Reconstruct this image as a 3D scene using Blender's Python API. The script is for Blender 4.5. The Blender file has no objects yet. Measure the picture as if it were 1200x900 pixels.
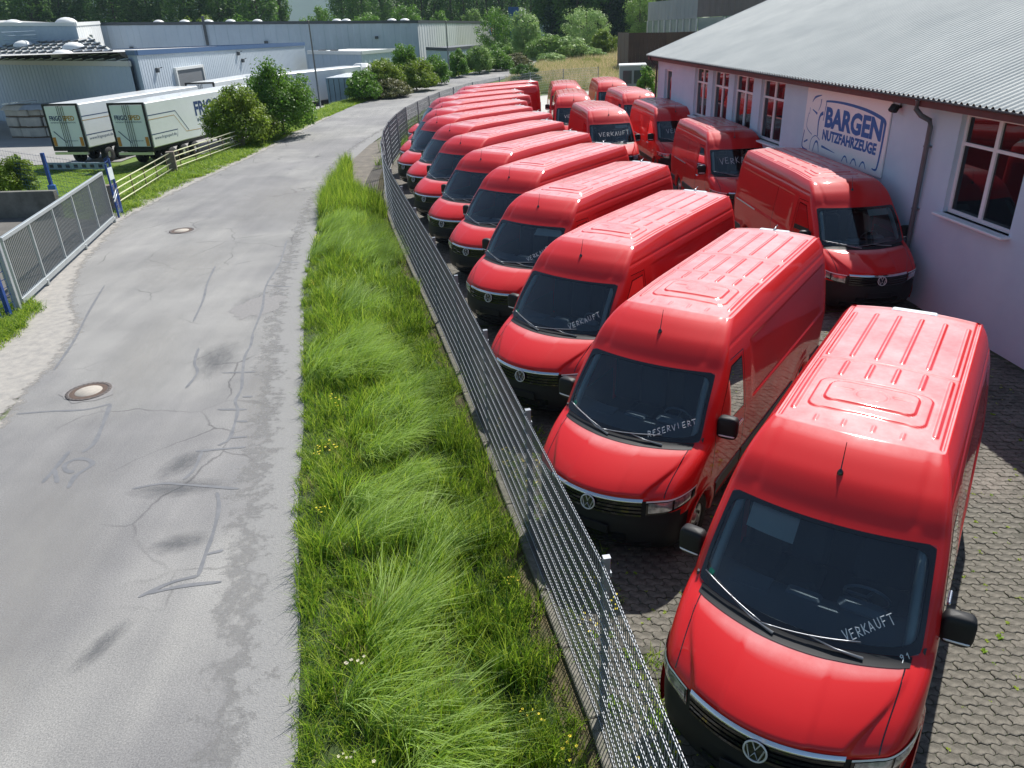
import bpy, math, random
import numpy as np
from mathutils import Matrix, Vector
S = bpy.context.scene
COL = S.collection
R = random.Random(7)
NR = np.random.RandomState(11)
rad = math.radians

# ------------------------------------------------------------------ camera, sky, sun, exposure
CAM_H, PITCH, ROLL, FPX = 6.018, rad(25.738), rad(-2.36), 886.17
_f = Vector((0, math.cos(PITCH), -math.sin(PITCH))); _r0 = Vector((1, 0, 0)); _u0 = Vector((0, math.sin(PITCH), math.cos(PITCH)))
_r = _r0*math.cos(ROLL) + _u0*math.sin(ROLL); _u = _u0*math.cos(ROLL) - _r0*math.sin(ROLL)
cd = bpy.data.cameras.new('camera'); cam = bpy.data.objects.new('camera', cd); COL.objects.link(cam); S.camera = cam
cam.matrix_world = Matrix(((_r.x, _u.x, -_f.x, 0), (_r.y, _u.y, -_f.y, 0), (_r.z, _u.z, -_f.z, CAM_H), (0, 0, 0, 1)))
cd.sensor_width = 36; cd.lens = FPX/1200*36; cd.clip_start = 0.1; cd.clip_end = 12000
SUN_AZ, SUN_EL = rad(27), rad(49)          # azimuth from +Y towards +X
W = bpy.data.worlds.new('World'); S.world = W; W.use_nodes = True
wn = W.node_tree.nodes; wl = W.node_tree.links
sky = wn.new('ShaderNodeTexSky'); sky.sky_type = 'NISHITA'; sky.sun_disc = False
sky.sun_elevation = SUN_EL; sky.sun_rotation = SUN_AZ; sky.air_density = 1.0; sky.dust_density = 0.6; sky.ozone_density = 1.6
wl.new(sky.outputs[0], wn['Background'].inputs[0]); wn['Background'].inputs[1].default_value = 0.075
sd = bpy.data.lights.new('sun', 'SUN'); sun = bpy.data.objects.new('sun', sd); COL.objects.link(sun)
sd.energy = 5.0; sd.angle = rad(0.53); sd.color = (1.0, 0.965, 0.91)
sdir = Vector((math.sin(SUN_AZ)*math.cos(SUN_EL), math.cos(SUN_AZ)*math.cos(SUN_EL), math.sin(SUN_EL)))
sun.rotation_euler = sdir.to_track_quat('Z', 'Y').to_euler(); sun.location = (20, 30, 60)
S.view_settings.view_transform = 'Standard'; S.view_settings.look = 'None'; S.view_settings.gamma = 1.0
S.view_settings.exposure = 0.58
S.cycles.max_bounces = 8; S.cycles.transparent_max_bounces = 24; S.cycles.glossy_bounces = 4; S.cycles.transmission_bounces = 6

def at(px, py, Y):                          # a point seen at a photo pixel (1200x900), Y metres ahead
    d = _f + _r*((px-600)/FPX) - _u*((py-450)/FPX)
    t = Y/d.y
    return (d.x*t, Y, CAM_H + d.z*t)

# ------------------------------------------------------------------ materials
def mat(name, color, rough=0.6, metal=0.0, coat=0.0, spec=None, var=0.0, var2=None, scale=3.0, bump=0.0, bscale=40.0, trans=0.0, rvar=0.0, detail=4.0, coords='Object'):
    m = bpy.data.materials.new(name); m.use_nodes = True
    n = m.node_tree.nodes; l = m.node_tree.links; b = n['Principled BSDF']
    c = tuple(color) + (1,)
    b.inputs['Base Color'].default_value = c
    b.inputs['Roughness'].default_value = rough; b.inputs['Metallic'].default_value = metal
    b.inputs['Coat Weight'].default_value = coat; b.inputs['Coat Roughness'].default_value = 0.03
    if spec is not None: b.inputs['Specular IOR Level'].default_value = spec
    tc = n.new('ShaderNodeTexCoord')
    if var > 0 or var2 is not None:
        t = n.new('ShaderNodeTexNoise'); t.inputs['Scale'].default_value = scale; t.inputs['Detail'].default_value = detail; t.inputs['Roughness'].default_value = 0.65
        l.new(tc.outputs[coords], t.inputs['Vector'])
        r = n.new('ShaderNodeValToRGB'); l.new(t.outputs['Fac'], r.inputs[0])
        c2 = var2 if var2 is not None else tuple(x*(1-var) for x in color)
        r.color_ramp.elements[0].position = 0.33; r.color_ramp.elements[0].color = tuple(c2)+(1,)
        r.color_ramp.elements[1].position = 0.67; r.color_ramp.elements[1].color = tuple(min(1, x*(1+var*0.5)) for x in color)+(1,)
        l.new(r.outputs[0], b.inputs['Base Color'])
        if rvar:
            mr = n.new('ShaderNodeMapRange'); mr.inputs[3].default_value = rough-rvar; mr.inputs[4].default_value = rough+rvar
            l.new(t.outputs['Fac'], mr.inputs[0]); l.new(mr.outputs[0], b.inputs['Roughness'])
    if bump > 0:
        t2 = n.new('ShaderNodeTexNoise'); t2.inputs['Scale'].default_value = bscale; t2.inputs['Detail'].default_value = 5
        l.new(tc.outputs[coords], t2.inputs['Vector'])
        bp = n.new('ShaderNodeBump'); bp.inputs['Strength'].default_value = 1.0; bp.inputs['Distance'].default_value = bump
        l.new(t2.outputs['Fac'], bp.inputs['Height']); l.new(bp.outputs[0], b.inputs['Normal'])
    return m

def leafmat(name, ca, cb, scale=0.8, transl=0.35):
    m = bpy.data.materials.new(name); m.use_nodes = True
    n = m.node_tree.nodes; l = m.node_tree.links; b = n['Principled BSDF']; out = n['Material Output']
    tc = n.new('ShaderNodeTexCoord'); t = n.new('ShaderNodeTexNoise'); t.inputs['Scale'].default_value = scale; t.inputs['Detail'].default_value = 6; t.inputs['Roughness'].default_value = 0.75
    l.new(tc.outputs['Object'], t.inputs['Vector'])
    r = n.new('ShaderNodeValToRGB'); l.new(t.outputs['Fac'], r.inputs[0])
    r.color_ramp.elements[0].position = 0.35; r.color_ramp.elements[0].color = tuple(ca)+(1,)
    r.color_ramp.elements[1].position = 0.65; r.color_ramp.elements[1].color = tuple(cb)+(1,)
    l.new(r.outputs[0], b.inputs['Base Color']); b.inputs['Roughness'].default_value = 0.5
    b.inputs['Specular IOR Level'].default_value = 0.35
    tr = n.new('ShaderNodeBsdfTranslucent'); mx = n.new('ShaderNodeMixShader'); mx.inputs[0].default_value = transl
    l.new(r.outputs[0], tr.inputs[0]); l.new(b.outputs[0], mx.inputs[1]); l.new(tr.outputs[0], mx.inputs[2]); l.new(mx.outputs[0], out.inputs[0])
    return m

def glassmat(name, tint, trans_amt, rough=0.02):
    m = bpy.data.materials.new(name); m.use_nodes = True
    n = m.node_tree.nodes; l = m.node_tree.links; out = n['Material Output']; n.remove(n['Principled BSDF'])
    fr = n.new('ShaderNodeFresnel'); fr.inputs[0].default_value = 1.5 if name != 'windshield_glass' else 1.8
    tr = n.new('ShaderNodeBsdfTransparent'); tr.inputs[0].default_value = tuple(tint)+(1,)
    gl = n.new('ShaderNodeBsdfGlossy'); gl.inputs['Roughness'].default_value = rough; gl.inputs[0].default_value = (1, 1, 1, 1)
    df = n.new('ShaderNodeBsdfDiffuse'); df.inputs[0].default_value = (0.01, 0.014, 0.018, 1)
    m1 = n.new('ShaderNodeMixShader'); m1.inputs[0].default_value = trans_amt; l.new(df.outputs[0], m1.inputs[1]); l.new(tr.outputs[0], m1.inputs[2])
    m2 = n.new('ShaderNodeMixShader'); l.new(fr.outputs[0], m2.inputs[0]); l.new(m1.outputs[0], m2.inputs[1]); l.new(gl.outputs[0], m2.inputs[2])
    l.new(m2.outputs[0], out.inputs[0])
    return m

M = {}
def dust_sheen_paint():
    m = mat('red_paint', (0.60, 0.013, 0.014), 0.55, coat=0.75, spec=0.12)
    n = m.node_tree.nodes; l = m.node_tree.links; b = n['Principled BSDF']
    b.inputs['Coat Roughness'].default_value = 0.035
    # dust on upward faces, painted paler to carry the sky sheen too
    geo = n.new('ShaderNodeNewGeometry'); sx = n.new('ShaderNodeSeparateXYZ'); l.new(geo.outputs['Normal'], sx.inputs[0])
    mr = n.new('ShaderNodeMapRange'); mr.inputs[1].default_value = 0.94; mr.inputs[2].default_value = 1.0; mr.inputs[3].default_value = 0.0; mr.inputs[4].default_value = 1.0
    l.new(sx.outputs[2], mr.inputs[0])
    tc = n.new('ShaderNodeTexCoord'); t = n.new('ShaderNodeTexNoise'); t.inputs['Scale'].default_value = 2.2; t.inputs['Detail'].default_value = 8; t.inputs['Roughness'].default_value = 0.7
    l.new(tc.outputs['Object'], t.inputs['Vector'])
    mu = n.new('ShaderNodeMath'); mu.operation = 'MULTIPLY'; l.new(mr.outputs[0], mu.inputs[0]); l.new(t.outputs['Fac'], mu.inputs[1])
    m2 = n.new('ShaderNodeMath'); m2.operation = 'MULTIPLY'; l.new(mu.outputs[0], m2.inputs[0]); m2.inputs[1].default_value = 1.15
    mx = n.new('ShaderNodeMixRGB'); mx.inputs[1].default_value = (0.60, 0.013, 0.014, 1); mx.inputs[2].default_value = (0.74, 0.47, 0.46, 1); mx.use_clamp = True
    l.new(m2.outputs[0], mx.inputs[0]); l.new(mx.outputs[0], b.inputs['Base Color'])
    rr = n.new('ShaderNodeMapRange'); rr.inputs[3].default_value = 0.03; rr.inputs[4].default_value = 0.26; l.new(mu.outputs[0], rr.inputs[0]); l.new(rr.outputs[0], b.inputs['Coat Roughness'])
    return m
M['red'] = dust_sheen_paint()
M['blackplastic'] = mat('black_plastic', (0.012, 0.013, 0.015), 0.55, spec=0.3)
M['gloss_black'] = mat('gloss_black', (0.006, 0.007, 0.009), 0.12, coat=0.5)
M['greytrim'] = mat('grey_trim', (0.035, 0.037, 0.04), 0.5)
M['chrome'] = mat('chrome', (0.75, 0.77, 0.8), 0.12, metal=1.0)
M['silver'] = mat('silver', (0.62, 0.63, 0.65), 0.3, metal=0.9)
M['rubber'] = mat('rubber', (0.012, 0.012, 0.013), 0.75, bump=0.002, bscale=60)
M['lamp'] = mat('lamp_chrome', (0.80, 0.82, 0.85), 0.14, metal=0.6, coat=1.0, var2=(0.18, 0.19, 0.21), scale=9)
M['badge'] = mat('badge_silver', (0.66, 0.68, 0.70), 0.3, metal=0.3, coat=0.5)
M['lampwhite'] = mat('lamp_white', (0.8, 0.82, 0.85), 0.2, coat=1.0)
M['glass'] = glassmat('windshield_glass', (0.70, 0.86, 0.88), 0.93)
M['darkglass'] = glassmat('tinted_glass', (0.2, 0.27, 0.28), 0.35)
M['pane'] = glassmat('window_pane', (0.12, 0.14, 0.15), 0.18, 0.01)
M['dash'] = mat('dashboard', (0.15, 0.175, 0.21), 0.6, bump=0.001, bscale=120)
M['cabin'] = mat('cabin_lining', (0.045, 0.052, 0.062), 0.8)
M['pillarlining'] = mat('pillar_lining', (0.45, 0.50, 0.50), 0.7)
M['seat'] = mat('seat_cloth', (0.05, 0.056, 0.066), 0.9)
M['visor'] = mat('sun_visor_cloth', (0.62, 0.62, 0.58), 0.8)
M['sticker'] = mat('green_sticker', (0.02, 0.30, 0.17), 0.5)
M['marker'] = mat('white_marker', (0.62, 0.66, 0.66), 0.6)
M['wiper'] = mat('wiper_metal', (.25, .26, .28), .35, metal=.6)
M['tail'] = mat('tail_lens', (.5, .01, .01), .2, coat=1)
M['white'] = mat('white_paint', (0.80, 0.80, 0.80), 0.5)
M['brakelens'] = mat('milky_lens', (0.74, 0.75, 0.76), 0.3, coat=0.6)

# ------------------------------------------------------------------ mesh helpers
def raw(name, V, F, mats, midx=None, smooth=False):
    me = bpy.data.meshes.new(name)
    V = np.asarray(V, dtype=np.float64)
    me.from_pydata(V.tolist(), [], F if isinstance(F, list) else F.tolist())
    for m in (mats if isinstance(mats, (list, tuple)) else [mats]): me.materials.append(m)
    if midx is not None: me.polygons.foreach_set('material_index', np.asarray(midx, dtype=np.int32))
    if smooth is True: me.polygons.foreach_set('use_smooth', np.ones(len(me.polygons), dtype=bool))
    elif smooth is not False: me.polygons.foreach_set('use_smooth', np.asarray(smooth, dtype=bool))
    me.update(); return me

def quads(name, V, Q, mats, midx=None, smooth=False):     # fast path for big all-quad or all-tri meshes
    V = np.asarray(V, dtype=np.float32); Q = np.asarray(Q, dtype=np.int32); k = Q.shape[1]
    me = bpy.data.meshes.new(name); me.vertices.add(len(V)); me.vertices.foreach_set('co', V.ravel())
    me.loops.add(Q.size); me.loops.foreach_set('vertex_index', Q.ravel())
    me.polygons.add(len(Q)); me.polygons.foreach_set('loop_start', np.arange(0, Q.size, k, dtype=np.int32)); me.polygons.foreach_set('loop_total', np.full(len(Q), k, dtype=np.int32))
    for m in (mats if isinstance(mats, (list, tuple)) else [mats]): me.materials.append(m)
    if midx is not None: me.polygons.foreach_set('material_index', np.asarray(midx, dtype=np.int32))
    me.polygons.foreach_set('use_smooth', np.full(len(Q), bool(smooth)))
    me.update(calc_edges=True); me.validate(); return me

def link(name, me, parent=None, loc=None, rotz=None):
    o = bpy.data.objects.new(name, me); COL.objects.link(o)
    if parent is not None: o.parent = parent
    if loc is not None: o.location = loc
    if rotz is not None: o.rotation_euler = (0, 0, rotz)
    return o

def tag(o, label=None, cat=None, group=None, kind=None):
    if label: o['label'] = label
    if cat: o['category'] = cat
    if group: o['group'] = group
    if kind: o['kind'] = kind
    return o

def thing(name, label, cat, loc=(0, 0, 0), rotz=0.0, group=None):
    o = bpy.data.objects.new(name, None); COL.objects.link(o); o.location = loc; o.rotation_euler = (0, 0, rotz); o.empty_display_size = 0.3
    return tag(o, label, cat, group)

def copy_tree(o, parent=None):
    kids = list(o.children)
    c = o.copy(); COL.objects.link(c); c.parent = parent
    for ch in kids: copy_tree(ch, c)
    return c

class MB:
    def __init__(s): s.V = []; s.F = []; s.MI = []; s.SM = []
    def add(s, V, F, mi=0, sm=False):
        b = len(s.V); s.V += [tuple(v) for v in V]; s.F += [tuple(i+b for i in f) for f in F]; s.MI += [mi]*len(F); s.SM += [sm]*len(F); return s
    def box(s, c, d, rz=0.0, mi=0, bev=0.0, M4=None):
        hx, hy, hz = d[0]/2, d[1]/2, d[2]/2
        if bev <= 0:
            P = [(x, y, z) for z in (-hz, hz) for y in (-hy, hy) for x in (-hx, hx)]
            F = [(0, 2, 3, 1), (4, 5, 7, 6), (0, 1, 5, 4), (2, 6, 7, 3), (0, 4, 6, 2), (1, 3, 7, 5)]
        else:
            b = min(bev, hx*.9, hy*.9, hz*.9); P = []; F = []
            ring = lambda x, y, z: [(-x+0, -y+b, z), (-x+b, -y, z), (x-b, -y, z), (x, -y+b, z), (x, y-b, z), (x-b, y, z), (-x+b, y, z), (-x, y-b, z)]
            P += ring(hx-b, hy-b, -hz); P += ring(hx, hy, -hz+b); P += ring(hx, hy, hz-b); P += ring(hx-b, hy-b, hz)
            for k in range(3):
                for i in range(8): j = (i+1) % 8; F.append((k*8+i, k*8+j, k*8+8+j, k*8+8+i))
            F.append(tuple(range(7, -1, -1))); F.append(tuple(range(24, 32)))
        cs, sn = math.cos(rz), math.sin(rz)
        V = []
        for x, y, z in P:
            if M4 is not None:
                v = M4 @ Vector((x, y, z)); V.append((v.x+c[0], v.y+c[1], v.z+c[2]))
            else: V.append((c[0]+x*cs-y*sn, c[1]+x*sn+y*cs, c[2]+z))
        return s.add(V, F, mi)
    def tube(s, pts, r, n=6, mi=0, cap=True, closed=False, sm=True):
        P = [Vector(p) for p in pts]; V = []; F = []; N = len(P)
        rr = r if isinstance(r, (list, tuple)) else [r]*N
        for i, p in enumerate(P):
            if closed: d = P[(i+1) % N]-P[i-1]
            else: d = (P[min(i+1, N-1)]-P[max(i-1, 0)])
            d.normalize(); a = Vector((0, 0, 1)) if abs(d.z) < 0.95 else Vector((1, 0, 0))
            u = d.cross(a); u.normalize(); v = u.cross(d)
            for k in range(n):
                t = 2*math.pi*k/n; q = p+(u*math.cos(t)+v*math.sin(t))*rr[i]; V.append(tuple(q))
        rng = N if closed else N-1
        for i in range(rng):
            for k in range(n):
                a = i*n+k; b = i*n+(k+1) % n; i2 = ((i+1) % N)*n
                F.append((a, b, i2+(k+1) % n, i2+k))
        s.add(V, F, mi, sm)
        if cap and not closed:
            b0 = len(s.V)-len(V); s.F.append(tuple(b0+k for k in range(n))); s.MI.append(mi); s.SM.append(False)
            s.F.append(tuple(b0+(N-1)*n+n-1-k for k in range(n))); s.MI.append(mi); s.SM.append(False)
        return s
    def lathe(s, prof, c, axis='z', n=24, mi=0, sm=True):   # prof [(r, h)]
        V = []; F = []
        for r, h in prof:
            for k in range(n):
                t = 2*math.pi*k/n; x, y = r*math.cos(t), r*math.sin(t)
                if axis == 'z': p = (x, y, h)
                elif axis == 'y': p = (x, h, y)
                else: p = (h, x, y)
                V.append((c[0]+p[0], c[1]+p[1], c[2]+p[2]))
        for i in range(len(prof)-1):
            for k in range(n):
                F.append((i*n+k, i*n+(k+1) % n, (i+1)*n+(k+1) % n, (i+1)*n+k))
        return s.add(V, F, mi, sm)
    def pillow(s, c, d, e=.45, rz=0.0, n=18, mi=0):      # rounded box
        V = []; F = []; m = n//2; sg = lambda v, q: math.copysign(abs(v)**q, v)
        for j in range(m+1):
            ph = -math.pi/2+math.pi*j/m
            for i in range(n):
                th = 2*math.pi*i/n; x = d[0]/2*sg(math.cos(ph), e)*sg(math.cos(th), e); y = d[1]/2*sg(math.cos(ph), e)*sg(math.sin(th), e); z = d[2]/2*sg(math.sin(ph), e)
                V.append((c[0]+x*math.cos(rz)-y*math.sin(rz), c[1]+x*math.sin(rz)+y*math.cos(rz), c[2]+z))
        for j in range(m):
            for i in range(n): F.append((j*n+i, j*n+(i+1) % n, (j+1)*n+(i+1) % n, (j+1)*n+i))
        return s.add(V, F, mi, True)
    def prism(s, poly, z0, z1, mi=0, z1s=None, sides=True, top=True, bottom=False):
        n = len(poly); V = [(x, y, z0) for x, y in poly]+[(x, y, z1 if z1s is None else z1s[i]) for i, (x, y) in enumerate(poly)]
        F = []
        if sides: F += [(i, (i+1) % n, n+(i+1) % n, n+i) for i in range(n)]
        if top: F.append(tuple(range(n, 2*n)))
        if bottom: F.append(tuple(range(n-1, -1, -1)))
        return s.add(V, F, mi)
    def build(s, name, mats, parent=None, **k):
        return link(name, raw(name, s.V, s.F, mats, s.MI, s.SM), parent, **k)
    def mesh(s, name, mats): return raw(name, s.V, s.F, mats, s.MI, s.SM)

def sstep(a, b, x):
    t = np.clip((np.asarray(x, dtype=float)-a)/(b-a), 0, 1); return t*t*(3-2*t)
def pchip(xs, ys):
    xs = np.array(xs, float); ys = np.array(ys, float); h = np.diff(xs); d = np.diff(ys)/h; m = np.zeros(len(xs)); m[0] = d[0]; m[-1] = d[-1]
    for i in range(1, len(xs)-1):
        if d[i-1]*d[i] > 0: m[i] = 2*d[i-1]*d[i]/(d[i-1]+d[i])
    def f(x):
        x = np.clip(np.asarray(x, float), xs[0], xs[-1]); i = np.clip(np.searchsorted(xs, x, side='right')-1, 0, len(h)-1); t = (x-xs[i])/h[i]
        return ((2*t**3-3*t**2+1)*ys[i]+(t**3-2*t**2+t)*h[i]*m[i]+(-2*t**3+3*t**2)*ys[i+1]+(t**3-t**2)*h[i]*m[i+1])
    return f
# ------------------------------------------------------------------ the red panel van, local x forward (front at 0), y to its left, z up
XF = pchip([.22,.30,.40,.50,.62,.70,.80,.90,.955,.985,1.03,1.08,1.13,1.18,1.23,1.28,1.32,1.35,1.37,1.40,1.70,2.03,2.07,2.20,2.30,2.36,2.42,2.46,2.49],
           [-.15,-.07,-.02,0.,0.,-.012,-.02,-.02,-.025,-.035,-.07,-.13,-.205,-.30,-.41,-.54,-.66,-.755,-.80,-.835,-1.13,-1.515,-1.56,-1.685,-1.805,-1.915,-2.04,-2.15,-2.27])
HW = pchip([.22,.35,.6,.9,1.2,1.4,1.7,2.04,2.2,2.32,2.40,2.45,2.49],
           [.93,.97,1.0,1.015,1.02,1.005,.97,.92,.885,.845,.81,.778,.745])
KC = pchip([.2,1.0,1.39,2.04,2.5], [.44,.44,.32,.18,.15])
RC = pchip([.2,.6,1.0,1.36,1.42,2.04,2.5], [.16,.2,.2,.12,.105,.09,.06])
LC = pchip([.2,.6,1.0,1.36,1.42,2.04,2.5], [.40,.5,.5,.26,.2,.15,.12])
SEAM = lambda y: -2.272-.15*y*y
def front_x(y, z):
    ay = np.abs(y); x = XF(z)-KC(z)*y*y
    # raised middle of the bonnet, with a crease each side
    edge = .60+(.86-.60)*sstep(1.0, 1.34, z)
    hood = sstep(.99, 1.04, z)*(1-sstep(1.30, 1.355, z))
    x = x+hood*.050*(1-sstep(edge-.032, edge+.028, ay))+hood*.016*(1-sstep(.32, .36, ay))
    cap = sstep(2.08, 2.14, z)
    x = x-cap*.010*sstep(.60, .64, ay)*(1-sstep(.66, .72, ay))
    return x
def van_body(L, wheelx):
    zs = [.22,.25,.29,.33,.37,.41,.45,.49,.53,.57,.61,.65,.69,.72,.76,.80,.85,.90,.93,.958,.972,.985]+list(np.arange(1.0,1.36,.0145))+[1.368,1.385,1.40]+list(np.arange(1.45,2.03,.055))+[2.035,2.05]+list(np.arange(2.08,2.49,.0185))+[2.49]
    zs = np.array(sorted(set(np.round(zs, 4)))); nz = len(zs)
    nf, na = 38, 8
    xs2 = np.arange(-2.80, -L+.12, -.10)
    ns1 = 26
    cols = []
    for z in zs:
        hw = float(HW(z)); rc = float(RC(z)); lc = float(LC(z)); yc = hw-rc
        pts = []
        ys = np.linspace(0, yc, nf+1); fx = front_x(ys, z)
        bmp = .034*sstep(2.05, 2.49, z)
        for y, x in zip(ys, fx): pts.append((x, y, z+bmp*(1-(y/.745)**2 if y < .745 else 0)))
        x0 = fx[-1]; sl = -2*float(KC(z))*yc
        for i in range(1, na+1):
            a = i/na*math.pi/2; px = x0-lc*(1-math.cos(a))*.9-abs(sl)*rc*math.sin(a)*.5; pts.append((px, yc+rc*math.sin(a), z+bmp*(1-min(1, ((yc+rc*math.sin(a))/.745)**2))))
        xe = pts[-1][0]
        side = list(np.linspace(xe, -2.70, ns1+1)[1:])+list(xs2)
        for x in side:
            rise = .03*float(sstep(-2.36, -3.5, x))*((max(z, 2.0)-2.0)/.49)**2 if z > 2 else 0
            inset = .014*float(sstep(-2.72, -2.80, x))*(1-float(sstep(-L+.30, -L+.22, x)))*float(sstep(1.29, 1.335, z)*(1-sstep(2.10, 2.13, z)))
            inset += .008*float(sstep(2.245, 2.262, z)*(1-sstep(2.262, 2.30, z)))
            inset += .02*float(sstep(.70, .66, z))*float(sstep(-2.2, -1.5, x) if x > -2.2 else 0)*0
            fl = 0
            for wx in wheelx:
                d = math.hypot(x-wx, (z-.36)*1.0)
                fl += .022*float(sstep(.62, .47, d))
            pts.append((x, hw-inset+fl*(1 if z < 1.0 else 0), z+rise))
        yb = pts[-1][1]
        for i in range(1, 5):
            a = i/4*math.pi/2; pts.append((-L+.10-.10*math.sin(a), yb-.10*(1-math.cos(a)), pts[-1][2]))
        ye = pts[-1][1]
        for k in range(1, 5): pts.append((-L, ye*(1-k/4), pts[-1][2]))
        cols.append(pts)
    A = np.array(cols); nc = A.shape[1]
    Bm = A.copy(); Bm[:, :, 1] *= -1
    V = np.concatenate([A.reshape(-1, 3), Bm.reshape(-1, 3)])
    F = []; MI = []
    for side in (0, 1):
        off = side*nz*nc
        for i in range(nz-1):
            for j in range(nc-1):
                q = [off+i*nc+j, off+i*nc+j+1, off+(i+1)*nc+j+1, off+(i+1)*nc+j]
                c = (A[i, j]+A[i, j+1]+A[i+1, j]+A[i+1, j+1])/4
                zc = (zs[i]+zs[i+1])/2
                if j < nf and 1.385 < zc < 2.035 and A[i, j+1, 1] < float(HW(zc)-RC(zc))*1.001: continue       # windshield opening
                if 1.0 > 0 and j >= nf+na and zc < .80:
                    cut = False
                    for wx in wheelx:
                        if math.hypot(c[0]-wx, c[2]-.36) < .405: cut = True
                    if cut: continue
                m = 0
                if (zc < .95 and c[1] < .645 and c[0] > -.32): m = 1
                if zc < (.80 if c[0] > -.50 else .74) and c[0] > -.60: m = 1
                if zc < .30: m = 1
                F.append(tuple(q) if side == 0 else tuple(q[::-1])); MI.append(m)
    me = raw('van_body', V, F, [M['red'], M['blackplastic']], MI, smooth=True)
    import bmesh
    b = bmesh.new(); b.from_mesh(me); bmesh.ops.remove_doubles(b, verts=b.verts, dist=1e-4); b.to_mesh(me); b.free()
    try: me.set_sharp_from_angle(angle=rad(42))
    except Exception: pass
    return me
def seg_caps(X, Y, x0, x1, y, w=.021):              # rib shape running along x, rounded ends
    dx = np.maximum(np.maximum(x1-X, X-x0), 0); dy = np.abs(Y-y); d = np.hypot(dx, dy); return 1-sstep(w*.55, w*1.15, d)
def rrect(X, Y, x0, x1, hy, r):
    cx, cy, hx = (x0+x1)/2, 0, abs(x0-x1)/2
    qx = np.abs(X-cx)-(hx-r); qy = np.abs(Y-cy)-(hy-r)
    return np.hypot(np.maximum(qx, 0), np.maximum(qy, 0))+np.minimum(np.maximum(qx, qy), 0)-r
def van_roof(L):
    ny = 118; nx = int((L-2.3)/.0185)
    tt = np.linspace(0, 1, nx); ys = np.linspace(-.748, .748, ny)
    T, Y = np.meshgrid(tt, ys, indexing='ij')
    X0 = SEAM(Y); X = X0+(-L+.012-X0)*T
    rise = .03*sstep(-2.36, -3.5, X)
    Z = 2.490+rise+.034*(1-(Y/.748)**2)+.018*sstep(-2.3, -3.0, X)*(1-(Y/.748)**2)
    sh = lambda a, b: (a, b)
    H = np.zeros_like(X); rib = .011
    A1 = -3.90 if L < 6 else -3.83
    for y in (-.375, -.125, .125, .375):
        H = np.maximum(H, seg_caps(X, Y, -3.48, A1+.07, y)); H = np.maximum(H, seg_caps(X, Y, -2.43, -2.54, y, .016)*.6)
    for y in (-.62, .62): H = np.maximum(H, seg_caps(X, Y, -2.62, A1+.07, y))
    if L < 6:
        for y in (-.62, -.375, -.125, .125, .375, .62): H = np.maximum(H, seg_caps(X, Y, A1-.12, -L+.36, y))
        seams = [A1]
    else:
        for y in (-.62, -.375, -.125, .125, .375, .62):
            H = np.maximum(H, seg_caps(X, Y, A1-.10, -4.72, y)); H = np.maximum(H, seg_caps(X, Y, -4.96, -L+.36, y))
        seams = [A1, -4.84]
    Z = Z+rib*H
    for s in seams: Z = Z-.009*np.exp(-((X-s)/.011)**2)*(np.abs(Y) < .69)
    Z = Z-.009*np.exp(-((X-X0+.005)/.012)**2)
    # hatch pressing
    d1 = rrect(X, Y, -2.68, -3.36, .53, .12); d2 = rrect(X, Y, -2.84, -3.29, .42, .10)
    Z = Z+.008*(1-sstep(-.012, .004, d1))-.007*np.exp(-(d1/.010)**2)
    Z = Z+.010*(1-sstep(-.012, .006, d2))-.012*np.exp(-(d2/.009)**2)
    d3 = np.hypot((X+3.06)*1.05, Y*0.85)-.13; Z = Z-.006*np.exp(-(d3/.008)**2)
    for y in (-.27, .27): Z = Z-.008*seg_caps(X.T, Y.T, 0, 0, 0).T*0-.010*np.exp(-((X+3.12)/.010)**2)*(1-sstep(.08, .10, np.abs(Y-y)))
    # side gutter
    Z = Z-.014*np.exp(-((np.abs(Y)-.700)/.012)**2)*(X < -2.42)
    Z = Z-.012*sstep(-L+.16, -L+.02, X)-.010*sstep(.738, .748, np.abs(Y))
    V = np.stack([X, Y, Z], -1).reshape(-1, 3)
    I = np.arange(nx*ny).reshape(nx, ny)
    Q = np.stack([I[:-1, :-1], I[:-1, 1:], I[1:, 1:], I[1:, :-1]], -1).reshape(-1, 4)[:, ::-1]
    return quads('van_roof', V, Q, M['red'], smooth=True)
def patch(y0, y1, z0, z1, ny, nz, off, name, m, zf=None):    # a sheet lying `off` proud of the front surface
    V = []
    for j in range(nz+1):
        for i in range(ny+1):
            y = y0+(y1-y0)*i/ny; z = z0+(z1-z0)*j/nz
            if zf: z = zf(y, j/nz)
            V.append((float(front_x(np.float64(y), z))+off, y, z+off*.7))
    F = [(j*(ny+1)+i, j*(ny+1)+i+1, (j+1)*(ny+1)+i+1, (j+1)*(ny+1)+i) for j in range(nz) for i in range(ny)]
    return V, F
def outline_pt(z, s, sgn, off=0.0):      # s 0..1 along the front to the corner start, 1..2 round the corner
    hw = float(HW(z)); rc = float(RC(z)); lc = float(LC(z)); yc = hw-rc
    if s <= 1: y = yc*s; return (float(front_x(np.float64(y), z))+off, sgn*y, z)
    x0 = float(front_x(np.float64(yc), z)); a = (s-1)*math.pi/2
    return (x0-lc*(1-math.cos(a))*.9-2*float(KC(z))*yc*rc*math.sin(a)*.5+off*math.cos(a), sgn*(yc+rc*math.sin(a)+off*math.sin(a)), z)
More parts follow.
